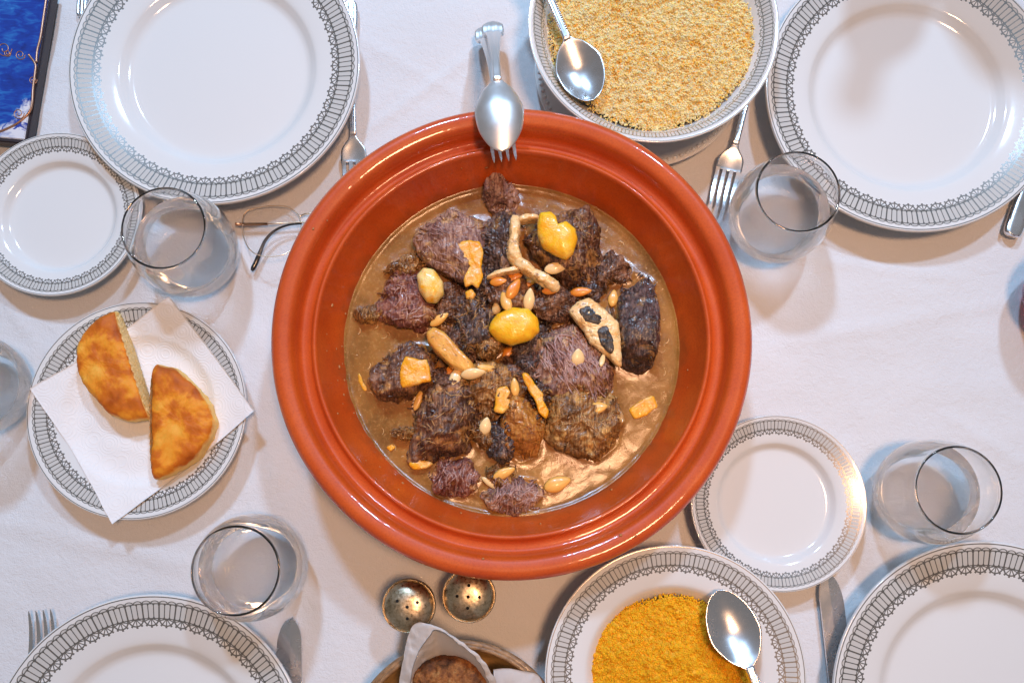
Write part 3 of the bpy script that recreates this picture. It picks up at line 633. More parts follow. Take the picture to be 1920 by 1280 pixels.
for k_, (px_, z0_, z1_) in enumerate((([(957, 402), (974, 404), (975, 440), (968, 470), (982, 492), (968, 502), (952, 486), (950, 466), (957, 436)], .050, .068),
                                    ([(962, 482), (978, 484), (1002, 504), (1030, 520), (1050, 534), (1048, 546), (1034, 546), (1012, 532), (985, 514), (966, 500)], .054, .068),
                                    ([(984, 496), (982, 508), (955, 509), (930, 516), (914, 524), (910, 516), (930, 505), (956, 498)], .050, .063),
                                    ([(972, 403), (990, 396), (1008, 397), (1010, 406), (992, 408), (975, 412)], .048, .060))):
    W_ = np.array([at(u, v, .062)[:2] for u, v in px_]); c0 = W_.mean(0)
    o = link('bone_arm', pillow_mesh('bone_arm', W_ - c0, z0_, z1_, 33 + k_, amp=(.0012, .0007, .0003), ex=.55, ez=.9, fine=1.5), BONE, t, (c0[0] - org.x, c0[1] - org.y, 0)); bpy.context.view_layer.update(); add_solid(o)
o = piece('smooth_bone', [(798, 624), (812, 613), (832, 622), (862, 655), (888, 682), (894, 700), (878, 704), (848, 690), (818, 662), (802, 642)], .046, .066, AMBER, 36, '', '', broth=False, amp=(.0004, .0002, .0001), ex=.28, ez=.7, fib=-.8)
o.data.materials[0] = AMBER; tag(o, 'smooth amber rib bone lying between the dark chunks', 'bone')
ob = piece('pierced_bone', [(1066, 584), (1082, 566), (1106, 556), (1135, 582), (1160, 604), (1164, 650), (1166, 692), (1140, 668), (1110, 645), (1092, 615)], .050, .061, BONE, 31,
           'triangular pale bone with two black marrow patches', 'bone', amp=(.0008, .0006, .0004), broth=False, ex=.5)
for poly, sd in (([(1082, 582), (1103, 570), (1132, 596), (1124, 610), (1098, 604)], 1), ([(1118, 618), (1138, 606), (1152, 640), (1150, 668), (1126, 646)], 2)):
    hit = [surface(*p)[0] for p in poly]; zz = max(h.z for h in hit); cc = sum(hit, Vector()) / len(hit)
    W_ = np.array([h[:2] for h in hit]); c0 = W_.mean(0)
    me = pillow_mesh('marrow', W_ - c0, -.004, .0012, 40 + sd, amp=(.0004, .0004, .0003), nt=48, npf=16, ex=.4); zz = cc.z
    link('marrow', me, MARROW, ob, (c0[0] - ob.location.x, c0[1] - ob.location.y, zz))

# preserved lemon and orange peel
def peel_mat(name, a, b, pith, pith_amt):
    m = Mat(name); co = m.coord(); n1 = m.noise(co, 110, 3); n2 = m.noise(m.coord(loc=(4, 2, 1)), 75, 4, .6)
    col = m.mix(m.ramp(n2, [(.52, 0.), (.64, 1.)]) * pith_amt, m.ramp(n1, [(.3, a), (.7, b)]), pith)
    m.set(base=col, rough=.36, coat=.3, coat_rough=.15, sss=.4, sss_scale=.004, sss_radius=(1, .5, .1)); p = m.bump(m.voronoi(co, 750), .3, .0007); m.bump(m.noise(co, 160, 3), .35, .0015, p); return m.m
LEMON = peel_mat('preserved_lemon_skin', (.95, .42, .006), (.98, .58, .018), (.97, .74, .20), .45)
PITH = peel_mat('lemon_pith', (.96, .60, .14), (.97, .76, .34), (.97, .46, .008), 1.0)
PEEL = peel_mat('orange_peel', (.82, .30, .006), (.90, .45, .014), (.90, .66, .28), .4)
def on_top(name, px, thick, dome, mat, seed, label, cat, group=None, sink=.002, **k):
    hs = [surface(u, v) for u, v in px]; zc = sorted(h[0].z for h in hs)[len(hs) * 2 // 3]
    cu, cv = np.mean(px, 0); zc = max(zc, surface(cu, cv)[0].z) - sink
    return piece(name, px, zc, zc + thick + dome, mat, seed, label, cat, zref=zc + thick, broth=False, fine=1.5, **k)
on_top('lemon_piece', [(1006, 420), (1012, 404), (1032, 402), (1042, 410), (1045, 425), (1062, 420), (1078, 434), (1083, 452), (1074, 478), (1062, 492), (1040, 482), (1018, 466), (1007, 445)], .005, .012, LEMON, 50,
       'heart shaped yellow preserved lemon piece on the big dark chunk', 'lemon', amp=(.0009, .00003, .00006), ex=.6, ez=.9, fr=60, octs=2, smooth=True)
on_top('lemon_piece', [(918, 612), (930, 592), (960, 580), (992, 582), (1008, 600), (1010, 625), (995, 640), (960, 650), (932, 640), (916, 625)], .005, .014, LEMON, 51,
       'plump yellow preserved lemon piece in the middle of the stew', 'lemon', amp=(.0009, .00003, .00006), ex=.65, ez=.9, fr=60, octs=2, smooth=True)
o = on_top('lemon_piece', [(782, 520), (795, 505), (815, 510), (832, 535), (834, 555), (818, 570), (802, 568), (788, 548)], .005, .013, PITH, 52,
       'whitish lemon half with yellow edge beside the reddish chunk', 'lemon', amp=(.0008, .00003, .00006), ex=.65, ez=.9, fr=60, octs=2, smooth=True)
on_top('orange_peel', [(856, 456), (880, 450), (900, 452), (907, 475), (902, 500), (906, 520), (896, 540), (884, 532), (872, 540), (868, 522), (882, 505), (872, 485), (860, 478)], .003, .002, PEEL, 53,
       'long ragged orange peel strip hanging off the pinkish slab', 'peel', amp=(.0009, .00006, .0001), ex=.35)
on_top('orange_peel', [(752, 684), (760, 668), (782, 674), (802, 672), (806, 694), (808, 714), (780, 720), (752, 728), (750, 705)], .003, .002, PEEL, 54,
       'square orange peel with pale torn edge on the shiny dark chunk', 'peel', amp=(.0010, .00006, .0001), ex=.3)
on_top('orange_peel', [(930, 728), (950, 722), (958, 735), (948, 752), (956, 748), (956, 765), (942, 776), (926, 772)], .003, .002, PEEL, 55, 'little orange peel chip beside the caramel gristle chunk', 'peel', amp=(.0008, .00006, .0001), ex=.35)
on_top('orange_peel', [(976, 700), (986, 696), (1000, 716), (1018, 738), (1018, 752), (1030, 768), (1026, 786), (1012, 780), (1006, 755), (990, 730)], .003, .002, PEEL, 56, 'long narrow orange peel strip beside the crumbly chunks', 'peel', amp=(.0010, .00006, .0001), ex=.35)
on_top('orange_peel', [(1178, 768), (1205, 748), (1225, 740), (1234, 762), (1212, 778), (1190, 786)], .002, .001, PEEL, 57, 'yellow peel flake floating in the open broth', 'peel', amp=(.0005, .0002, .0002), ex=.4)
on_top('orange_peel', [(765, 868), (790, 860), (815, 868), (800, 878), (775, 880)], .003, .002, PEEL, 58, 'orange peel sliver under the largest dark chunk', 'peel', amp=(.0005, .0002, .0002), ex=.4)
on_top('orange_peel', [(724, 838), (735, 832), (742, 838), (732, 846)], .002, .001, PEEL, 59, 'tiny yellow peel crumb in broth by the dish wall', 'peel', amp=(.0002, .0001, .0001))
on_top('orange_peel', [(873, 548), (884, 542), (892, 552), (886, 562), (874, 560)], .003, .002, PEEL, 60, 'small orange peel crumb below the ragged strip', 'peel', amp=(.0004, .0001, .0001))
on_top('orange_peel', [(672, 690), (680, 715), (690, 730), (684, 735), (672, 715)], .0012, .0006, PEEL, 61, 'thin orange peel thread sunk in broth by the shiny dark chunk', 'peel', amp=(.0002, .0001, .0001))

# almonds
def almond_mat(name, a, b):
    m = Mat(name); co = m.coord((1, 1, 1)); m.set(base=m.ramp(m.noise(co, 160, 4), [(.3, a), (.7, b)]), rough=.3, coat=.4, coat_rough=.12, sss=.2, sss_scale=.003, sss_radius=(1, .6, .3))
    m.bump(m.noise(m.coord((1, .2, 1)), 700, 2), .2, .0004); return m.m
AL = {'pale': almond_mat('blanched_almond', (.90, .56, .22), (.95, .70, .36)), 'tan': almond_mat('honeyed_almond', (.82, .38, .06), (.92, .54, .14)), 'roast': almond_mat('roasted_almond', (.72, .20, .014), (.86, .33, .035))}
def almond_mesh():
    nt, npf = 24, 18; V = []
    for i in range(npf + 1):
        t_ = i / npf; y_ = (t_ - .5) * 2; w = math.sin(math.pi * t_) ** .62 * (1.05 - .38 * t_)
        for k in range(nt):
            a = 2 * math.pi * k / nt; V.append((w * .62 * math.cos(a), y_, w * .34 * math.sin(a)))
    F = [(i * nt + k, i * nt + (k + 1) % nt, (i + 1) * nt + (k + 1) % nt, (i + 1) * nt + k) for i in range(npf) for k in range(nt)]
    me = mesh('almond', V, F); bm = bmesh.new(); bm.from_mesh(me); bmesh.ops.remove_doubles(bm, verts=bm.verts, dist=1e-5); bm.to_mesh(me); bm.free(); return me
AM = {}
for k_ in AL:
    AM[k_] = almond_mesh(); AM[k_].materials.append(AL[k_])
tree()
# u, v, length px, direction (degrees), roundness, colour, where it lies
nuts = [(1042, 503, 34, 10, .9, 'pale', 'pale almond below the heart shaped lemon piece'), (1089, 548, 32, 5, .8, 'roast', 'roasted almond at the tip of the pierced bone'),
        (1149, 560, 26, 80, 1, 'tan', 'honey coloured almond in broth beside the block of dark meat'), (1030, 546, 22, 0, .8, 'roast', 'roasted almond under the knob of the forked bone'),
        (965, 520, 32, 20, .8, 'roast', 'roasted almond lying across the lower arm of the forked bone'), (994, 531, 30, 35, .8, 'roast', 'slim roasted almond between the forked bone and a pale almond'), (935, 529, 26, 0, 1, 'roast', 'stubby roasted almond under the blackened marrow'), (962, 543, 36, 60, .85, 'roast', 'long roasted almond in the middle of the almond cluster'),
        (992, 562, 34, 85, .9, 'pale', 'large upright pale almond above the central lemon piece'), (949, 567, 34, 110, .85, 'tan', 'honey coloured almond touching a short pale one above the central lemon'), (934, 574, 26, 60, 1, 'pale', 'short pale almond beside the honey coloured one above the central lemon'), (824, 599, 32, 35, .75, 'tan', 'tan almond beside the whitish lemon half'),
        (954, 659, 30, 60, .85, 'roast', 'roasted almond just below the central lemon piece'), (1083, 670, 26, 90, 1.35, 'pale', 'round pale almond half on the shredded pinkish chunk'), (1129, 676, 24, 75, .6, 'pale', 'pale almond sliver beside the tip of the pierced bone'),
        (845, 694, 28, 60, .8, 'roast', 'roasted almond at the lower end of the smooth bone'), (855, 707, 36, 70, .85, 'pale', 'pale almond leaning on a roasted one by the smooth bone'), (887, 699, 36, 10, .85, 'pale', 'pale almond at the tip of the smooth bone'), (917, 692, 38, -5, .5, 'tan', 'thin tan almond edge-on beyond the smooth bone'),
        (965, 726, 28, 95, .85, 'tan', 'tan almond between two orange peels'), (787, 746, 40, 70, .5, 'tan', 'thin tan almond on edge against the largest dark chunk'), (910, 798, 26, 80, 1.2, 'pale', 'round pale almond half on the largest dark chunk'),
        (1121, 765, 28, 10, 1.15, 'tan', 'round tan almond on the tawny and dark chunk'), (945, 886, 34, 25, .8, 'tan', 'yellow almond on the little tawny scrap'), (922, 907, 34, -35, .5, 'pale', 'thin pale almond beside the shredded violet chunk'), (1045, 907, 40, 20, 1, 'tan', 'fat tan almond alone in the glaring broth'),
        (948, 662, 10, 0, 1, 'pale', 'almond crumb by the roasted almond below the central lemon')]
NUTS = []
for (u, v, L, deg, rd, kd, lab) in nuts:
    p, nn = surface(u, v); nn = (nn + Vector((0, 0, 1.6))).normalized()
    s = L / 2 * 1.35 * (CAM_H - p.z) / CAM_F
    NUTS.append((p, nn, s, deg, rd, kd, lab))
for (p, nn, s, deg, rd, kd, lab) in NUTS:
    o = bpy.data.objects.new('almond', AM[kd]); COL.objects.link(o); AM[kd].polygons.foreach_set('use_smooth', np.ones(len(AM[kd].polygons), bool))
    a = math.radians(deg - 90); d = Vector((-math.sin(a), math.cos(a), 0)); d = (d - nn * d.dot(nn)).normalized(); x_ = d.cross(nn)
    M = Matrix((x_, d, nn)).transposed().to_4x4(); o.matrix_world = Matrix.Translation(p + nn * s * .18) @ M @ Matrix.Diagonal((s * rd, s, s * min(rd, 1), 1))
    tag(o, lab or {'roast': 'roasted almond in the cluster beside the forked bone', 'pale': 'pale almond in the cluster above the central lemon piece', 'tan': 'honey coloured almond in the cluster above the central lemon piece'}[kd], 'almond', 'almonds scattered over the stew')

# broth: a shallow disc whose skin climbs at the dish wall and round every piece
m = Mat('stew_broth'); co = m.coord(); n1 = m.noise(co, 24, 5, .6, .4); n2 = m.noise(co, 380, 4, .7)
fat = m.ramp(m.voronoi(co, 330), [(.10, 1.), (.22, 0.)]); patch = m.ramp(m.noise(m.coord(loc=(5, 5, 0)), 30, 3), [(.5, 0.), (.62, 1.)])
col = m.ramp(n1, [(.32, (.18, .075, .014)), (.52, (.31, .130, .025)), (.72, (.42, .185, .040))])
col = m.mix(m.ramp(n2, [(.52, 0.), (.70, 1.)]) * .35, col, (.66, .36, .12))
m.set(base=m.mix(fat * patch * .35, col, (.5, .25, .05)), rough=.22, spec=.5, coat=.15, coat_rough=.06, sss=.15, sss_scale=.004)
p = m.bump(m.noise(co, 900, 3, .6), .35, .0003); p = m.bump(fat * patch, .25, .0004, p); m.bump(m.noise(co, 40, 2), .05, .002, p, coat=True); BROTH = m.m
nr, na = 140, 320; r = np.linspace(0, .1405, nr); A = np.arange(na) * 2 * math.pi / na
RX, AX = np.meshgrid(r, A, indexing='ij'); bx, by = RX * np.cos(AX), RX * np.sin(AX)
bz = BZ + .00035 * fbm(np.stack([bx, by, 0 * bx], -1) * 90, 4, 3) + .0022 * np.exp(-((.1395 - RX) / .0018).clip(0) )
for P_ in PIECES:
    d = dist_poly(P_, bx + TX, by + TY); bz += .0013 * np.exp(-d / .0022)
V = np.stack([bx, by, bz], -1).reshape(-1, 3); i = np.arange(nr - 1)[:, None] * na; j = np.arange(na)[None]; j2 = (j + 1) % na
F = np.stack([i + j, i + na + j, i + na + j2, i + j2], -1).reshape(-1, 4)
tag(link('broth', mesh('broth', V, F), BROTH, loc=(TX, TY, 0)), 'brown oily stew broth filling the clay dish', 'broth', kind='stuff')
# crumb on the rim wall
px = [(996, 284), (1003, 286), (1008, 297), (1001, 300)]
W_ = np.array([at(u, v, .059)[:2] for u, v in px]); c0 = W_.mean(0)
tag(link('meat_crumb', pillow_mesh('meat_crumb', W_ - c0, .0560, .0605, 5, amp=(.0004, .0002, .0002), nt=32, npf=12), MT['red'], loc=(c0[0], c0[1], 0)), 'small meat crumb stuck inside the clay rim by the fork tines', 'crumb')

# ------------------------------------------------------------------ cutlery
def strip(name, st, nx=14, mat=None, parent=None, thick=.0012):
    """st: rows of (y, half width, z, dish depth, groove) -> closed sheet; y along the piece"""
    st = np.array(st, float); t_ = np.linspace(-1, 1, nx + 1); rows = len(st)
    Vt, Vb = [], []
    for (y_, w, z_, d, g) in st:
        for q in t_:
            zz = z_ - d * (1 - q * q) + g * (0.5 * math.cos(q * 2 * math.pi * 1.5)) ; e = thick * (1 - .75 * q ** 6)
            Vt.append((q * w, y_, zz + e / 2)); Vb.append((q * w, y_, zz - e / 2))
    V = Vt + Vb; k = nx + 1; F = []; o_ = rows * k
    for i_ in range(rows - 1):
        for j_ in range(nx):
            a = i_ * k + j_; F.append((a, a + 1, a + k + 1, a + k)); F.append((o_ + a, o_ + a + k, o_ + a + k + 1, o_ + a + 1))
        a = i_ * k; F.append((a, a + k, o_ + a + k, o_ + a)); a = i_ * k + nx; F.append((a, o_ + a, o_ + a + k, a + k))
    for j_ in range(nx):
        F.append((j_, o_ + j_, o_ + j_ + 1, j_ + 1)); a = (rows - 1) * k + j_; F.append((a, a + 1, o_ + a + 1, o_ + a))
    return link(name, mesh(name, V, F), mat, parent)
def rows(keys, n_=40):
    keys = np.array(keys, float); out = spline(keys, max(2, n_ // (len(keys) - 1))); out[:, 1] = np.maximum(out[:, 1], 2e-4); return out
def handle_rows(L, hw, nw, groove=.0007, arch=.006):
    return rows([(0, .25 * hw, .0012, 0, 0), (.0015, .7 * hw, .0012, 0, 0), (.006, .98 * hw, .0012, 0, groove), (.02, hw, .0018, 0, groove), (.35 * L, .72 * hw, .6 * arch, 0, groove), (.7 * L, nw * 1.1, arch, 0, groove * .5), (L, nw, arch, 0, 0)], 48)
def place(t, a, b, flip=False, roll=0.0):
    """put local y axis on a -> b (a = handle end)"""
    a, b = Vector(a), Vector(b); y_ = (b - a).normalized(); x_ = y_.cross(Vector((0, 0, 1))).normalized(); z_ = x_.cross(y_)
    if flip: x_, z_ = -x_, -z_
    M = Matrix((x_, y_, z_)).transposed().to_4x4(); t.matrix_world = Matrix.Translation(a) @ M @ Matrix.Rotation(roll, 4, 'Y'); return (b - a).length
def spoon(label, a, b, bowl_l, bowl_w, depth, mat, hw=.0085, flip=False, beads=False, roll=0.0, arch=.006, tipf=.6):
    t = tag(empty('spoon', (0, 0, 0)), label, 'spoon'); L = place(t, a, b, flip, roll); hl = L - bowl_l
    link_h = strip('handle', handle_rows(hl + .004, hw, .0032, arch=arch), 12, mat, t, .0022)
    w = bowl_w / 2; y0 = hl
    az = lambda q: arch * (1 - (1 - tipf) * q)
    ks = [(y0 + q * bowl_l, ww, az(q), dd * depth, 0) for q, ww, dd in ((0, .0034, 0), (.06, .0045, .05), (.18, .62 * w, .35), (.38, .95 * w, .85), (.52, w, 1), (.72, .88 * w, .85), (.88, .6 * w, .45), (.965, .32 * w, .12), (1, .03 * w, 0))]
    strip('bowl', rows(ks, 64), 22, mat, t, .0012)
    if beads:
        bm = bmesh.new()
        for s in (-1, 1):
            for k in range(22): bmesh.ops.create_icosphere(bm, subdivisions=1, radius=.0010, matrix=Matrix.Translation((s * .0026, hl * (.55 + .42 * k / 22), arch + .0013)))
        me = bpy.data.meshes.new('beading'); bm.to_mesh(me); bm.free(); tag(link('beading', me, mat, t), kind='stuff')
    return t
def fork(label, a, b, mat, hw=.0080, head_w=.0125, flip=False, head_l=.062, arch=.006):
    t = tag(empty('fork', (0, 0, 0)), label, 'fork'); L = place(t, a, b, flip); hl = L - head_l
    strip('handle', handle_rows(hl + .003, hw, .0032, arch=arch), 12, mat, t, .0022)
    strip('head', rows([(hl, .0034, arch, 0, 0), (hl + .005, .0042, arch * .95, 0, 0), (hl + .014, .92 * head_w, arch * .7, .0012, 0), (hl + .022, head_w, arch * .5, .0016, 0), (hl + .0255, head_w, arch * .45, .0016, 0)], 32), 14, mat, t, .0013)
    for k in range(4):
        x_ = head_w * (-.80 + 1.6 * k / 3); y0 = hl + .0245; V = []; n_ = 10
        for i_ in range(n_ + 1):
            q = i_ / n_; w = .0017 * (1 - .55 * q ** 2) * (1 if i_ < n_ else .3); zz = arch * (.45 - .45 * math.sin(q * 2.2)) - .0010 * (1 - (x_ / head_w) ** 2) * (1 - q) + .0035 * q * q; xc = x_ * (1 - .06 * q); y_ = y0 + q * (L - y0)
            V += [(xc - w, y_, zz + .0006), (xc + w, y_, zz + .0006), (xc + w, y_, zz - .0006), (xc - w, y_, zz - .0006)]
        F = [(i_ * 4 + s, i_ * 4 + (s + 1) % 4, i_ * 4 + 4 + (s + 1) % 4, i_ * 4 + 4 + s) for i_ in range(n_) for s in range(4)] + [(3, 2, 1, 0), (n_ * 4, n_ * 4 + 1, n_ * 4 + 2, n_ * 4 + 3)]
        link('tine', mesh('tine', V, F), mat, t, smooth=False)
    return t
def knife(label, a, b, mat, blade_l=.105, bw=.010, flip=False, hw=.0075):
    """a = handle end, b = blade tip"""
    t = tag(empty('knife', (0, 0, 0)), label, 'knife'); L = place(t, a, b); hl = L - blade_l; sgn = -1 if flip else 1
    strip('handle', rows([(0, .3 * hw, .004, 0, 0), (.003, .9 * hw, .004, 0, 0), (.02, hw, .004, 0, 0), (.6 * hl, .8 * hw, .004, 0, 0), (hl, .6 * hw, .004, 0, 0)], 32), 10, mat, t, .0062)
    V = []; n_ = 40
    for i_ in range(n_ + 1):
        q = i_ / n_; y_ = hl + q * blade_l
        belly = bw * (.55 + .45 * math.sin(min(1, q * 1.6) * math.pi / 2)) * math.sqrt(max(0, 1 - max(0, (q - .72) / .28) ** 2.2)) ; spine = bw * .55 * (1 - max(0, (q - .80) / .20) ** 2.4)
        x0, x1 = -spine, belly * 1.1 if q < 1 else -spine
        if x1 < x0: x1 = x0
        xm = x0 + (x1 - x0) * .45
        x0, xm, x1 = sgn * x0, sgn * xm, sgn * x1; V += [(x0, y_, .0050), (xm, y_, .0047), (x1, y_, .0036), (xm, y_, .0027), (x0, y_, .0030)]
    F = [(i_ * 5 + s, i_ * 5 + (s + 1) % 5, i_ * 5 + 5 + (s + 1) % 5, i_ * 5 + 5 + s) for i_ in range(n_) for s in range(5)] + [(4, 3, 2, 1, 0), tuple(n_ * 5 + s for s in range(5))]
    o = link('blade', mesh('blade', V, F), mat, t, smooth=False); return t
# serving pair leaning on the clay rim: fork below, spoon bowl down on it
fork('serving fork under the upturned spoon, tines over the clay rim', at(906, 50, .012), at(947, 299, .0865), SILVER, .0085, .0115, flip=True, head_l=.064, arch=-.022)
spoon('upturned silver serving spoon lying on a fork over the clay rim', at(923, 40, .018), at(941, 284, .0935), .0600, .0385, .0085, SILVER, .0095, flip=True, arch=-.0235, tipf=.0)
spoon('steel spoon with beaded handle resting in the pale couscous', at(970, -140, .068), at(1112, 190, .0575), .058, .0400, .0080, STEEL, .0085, beads=True, roll=.10, arch=.004)
spoon('steel spoon lying in the orange couscous', at(1475, 1430, .052), at(1344, 1106, .0400), .066, .0415, .0085, STEEL, .0085, beads=True, arch=.006)
fork('fork beside the dinner plate by the blue tile, tines under the clay rim', at(657, 3, .001), at(667, 378, .001), STEEL, .0068, .0115)
fork('fork with its tines toward the water glass beside the pale couscous bowl', at(1437, 20, .001), at(1347, 392, .001), STEEL, .0080, .0118)
fork('fork partly under the dinner plate that has a knife near the shakers', at(88, 1510, .001), at(80, 1142, .001), STEEL, .0080, .0122)
knife('dinner knife between the water glass and the bread basket', at(556, 1560, 0), at(552, 1156, 0), STEEL, .105, .0130, flip=True)
knife('dinner knife with its tip under the small side plate beside orange couscous', at(1590, 1500, 0), at(1543, 1072, 0), STEEL, .115, .0125)
knife('knife handle end showing beside the dinner plate next to the red wine', at(1891, 446, 0), at(2010, 80, 0), STEEL, .105, .0100, hw=.0085)
spoon('narrow steel handle showing between the blue tile and the dinner plate', at(153, 34, 0), at(185, -330, 0), .055, .036, .007, STEEL, .0050)

# ------------------------------------------------------------------ drinking glasses
def tumbler_mesh(zf, wet):
    """glass wall; the inner faces below the liquid level bend light from glass to liquid"""
    outer = [(0, 0), (.022, 0), (.0285, .0008), (.0325, .0040), (.0390, .0130), (.0427, .0250), (.0433, .0350), (.0420, .0470), (.0388, .0590), (.0355, .0680), (.0343, .0722)]
    inner = [(.0334, .0732), (.0325, .0722), (.0338, .0680), (.0373, .0590), (.0406, .0470), (.0420, .0350), (.0414, .0250), (.0376, .0150), (.0310, .0085), (.0220, .0072), (0, .0068)]
    o_, i_ = spline(outer, 5)[:-1], spline(inner, 6); i_[:, 0] = np.maximum(i_[:, 0], 0)
    k = int(np.argmin(np.abs(i_[:, 1] - zf))); i_[k] = (np.interp(zf, i_[::-1, 1], i_[::-1, 0]), zf)         # a ring exactly at the liquid level
    me = lathe('glass_wall', np.concatenate([o_, i_]), 80, 0); rt = i_[k, 0]
    me.materials.append(GLASS); me.materials.append(wet); me.materials.append(BASE)
    for p_ in me.polygons:
        c_ = p_.center
        if c_.z < zf and p_.normal.z > -.2 and math.hypot(c_.x, c_.y) < np.interp(c_.z, i_[::-1, 1], i_[::-1, 0]) + .0006 and (c_.z > .0060): p_.material_index = 1
        if abs(p_.normal.z) > .80 and c_.z < .0105: p_.material_index = 2
    top = lathe('liquid_top', [(rt + .00005, zf), (rt - .0006, zf - .0004), (rt - .002, zf - .0008), (rt - .006, zf - .0009), (rt * .5, zf - .0009), (0, zf - .0009)], 96, 3)
    return me, top
def tumbler(u, v, zf, label, zr=.0728, liquid='water', mat=None, wet=None, group='stemless water glasses'):
    p = at(u, v, zr); t = tag(empty('drinking_glass', (p.x, p.y, .0001)), label, 'glass', group)
    me, top = tumbler_mesh(zf, wet or WET); link('glass_wall', me, None, t); w = link(liquid, top, mat or WATER, t)
    if w.data.polygons[0].normal.z < 0: w.data.flip_normals()
    return t
tumbler(306, 427, .036, 'stemless water glass next to the eyeglasses')
tumbler(1497, 359, .033, 'stemless water glass beside the fork and the bowl of pale couscous')
tumbler(1798, 918, .031, 'stemless water glass standing between two plates beyond the orange couscous')
tumbler(441, 1069, .041, 'stemless water glass at the rim of the dinner plate near the shakers')
tumbler(-122, 704, .036, 'stemless water glass at the edge of the bread plate, away from the clay dish')
# red wine glass mostly out of the picture
tumbler(2104, 515, .044, 'stemless glass of dark red wine at the edge beyond the knife', liquid='wine', mat=WINE, wet=WINEWALL, group=None)

# ------------------------------------------------------------------ bread plate: napkin and two bread halves
bx0, by0 = -.3201, .0917
prof_b = np.array(plate_profile(RB, .020)[:10])
def plate_z(x, y):
    r = np.hypot(x - bx0, y - by0); z = np.interp(r, prof_b[:, 0], prof_b[:, 1]); return z
c4 = [np.array(at(*q_, .022)[:2]) for q_ in ((55, 728), (318, 556), (478, 770), (211, 982))]
nn = 90; s_, t_ = np.meshgrid(np.linspace(0, 1, nn), np.linspace(0, 1, nn))
P2 = ((1 - s_) * (1 - t_))[..., None] * c4[0] + (s_ * (1 - t_))[..., None] * c4[1] + (s_ * t_)[..., None] * c4[2] + ((1 - s_) * t_)[..., None] * c4[3]
cen = P2.mean((0, 1)); bow = (np.sin(math.pi * s_) * np.sin(math.pi * t_))
edge = np.minimum(np.minimum(s_, 1 - s_), np.minimum(t_, 1 - t_))
P2 = P2 + ((P2 - cen) * (-.05 * (4 * np.minimum(np.minimum(s_, 1 - s_), np.minimum(t_, 1 - t_)) < .0)[..., None]))
zz = plate_z(P2[..., 0], P2[..., 1]); rr = np.hypot(P2[..., 0] - bx0, P2[..., 1] - by0)
for _ in range(10):
    z2 = zz.copy(); z2[1:-1, 1:-1] = (zz[:-2, 1:-1] + zz[2:, 1:-1] + zz[1:-1, :-2] + zz[1:-1, 2:]) / 4; zz = np.maximum(z2, plate_z(P2[..., 0], P2[..., 1]))
zz = zz + .0007 + .0009 * (fbm(np.stack([P2[..., 0], P2[..., 1], 0 * zz], -1) * 38, 6, 2) + 1) + np.where(rr > RB, .0008, 0)
tk = .0003; V = np.concatenate([np.stack([P2[..., 0], P2[..., 1], zz + tk], -1).reshape(-1, 3), np.stack([P2[..., 0], P2[..., 1], zz], -1).reshape(-1, 3)])
idx = np.arange(nn * nn).reshape(nn, nn); F = np.stack([idx[:-1, :-1], idx[1:, :-1], idx[1:, 1:], idx[:-1, 1:]], -1).reshape(-1, 4)
bd = np.concatenate([idx[0, :], idx[1:, -1], idx[-1, -2::-1], idx[-2:0:-1, 0]]); b2 = np.roll(bd, -1); side = np.stack([bd, bd + nn * nn, b2 + nn * nn, b2], -1)
m = Mat('embossed_paper'); co = m.coord(); rings = m.voronoi(co, 62, rand=.55); rg = (rings * 7.0).fract()
m.set(base=(.82, .80, .79), rough=.9, spec=.15, sheen=.1); p = m.bump(m.ramp(rg, [(.25, 0.), (.5, 1.), (.75, 0.)]), .32, .0006); m.bump(m.noise(co, 700, 2), .2, .0003, p)
PAPER = m.m
cN0 = np.array([bx0, by0, 0])
tag(link('paper_napkin', mesh('paper_napkin', V - cN0, np.concatenate([F, F[:, ::-1] + nn * nn, side])), PAPER, loc=cN0), 'square white embossed paper napkin under the two bread halves', 'napkin')
m = Mat('bread_crust'); co = m.coord(); n1 = m.noise(co, 38, 3, .5, .4); n2 = m.noise(co, 260, 4, .6); n1b = m.noise(m.coord(loc=(1, 7, 3)), 75, 3, .5, .2)
mixn = n1 * .75 + n1b * .3
col = m.ramp(mixn + n2 * .12, [(.40, (.84, .40, .050)), (.52, (.80, .29, .018)), (.60, (.60, .15, .007)), (.73, (.40, .082, .004))])
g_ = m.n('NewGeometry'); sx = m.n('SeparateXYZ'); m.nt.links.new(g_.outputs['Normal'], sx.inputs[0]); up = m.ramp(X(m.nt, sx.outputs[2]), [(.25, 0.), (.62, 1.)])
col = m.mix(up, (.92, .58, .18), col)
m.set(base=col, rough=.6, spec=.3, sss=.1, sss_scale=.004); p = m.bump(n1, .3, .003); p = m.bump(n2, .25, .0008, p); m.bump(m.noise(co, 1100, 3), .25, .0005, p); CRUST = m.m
m = Mat('bread_crumb'); co = m.coord(); m.set(base=m.ramp(m.noise(co, 260, 4), [(.3, (.84, .52, .17)), (.7, (.90, .68, .34))]), rough=.9); m.bump(m.voronoi(co, 520), .4, .001); CRUMB = m.m
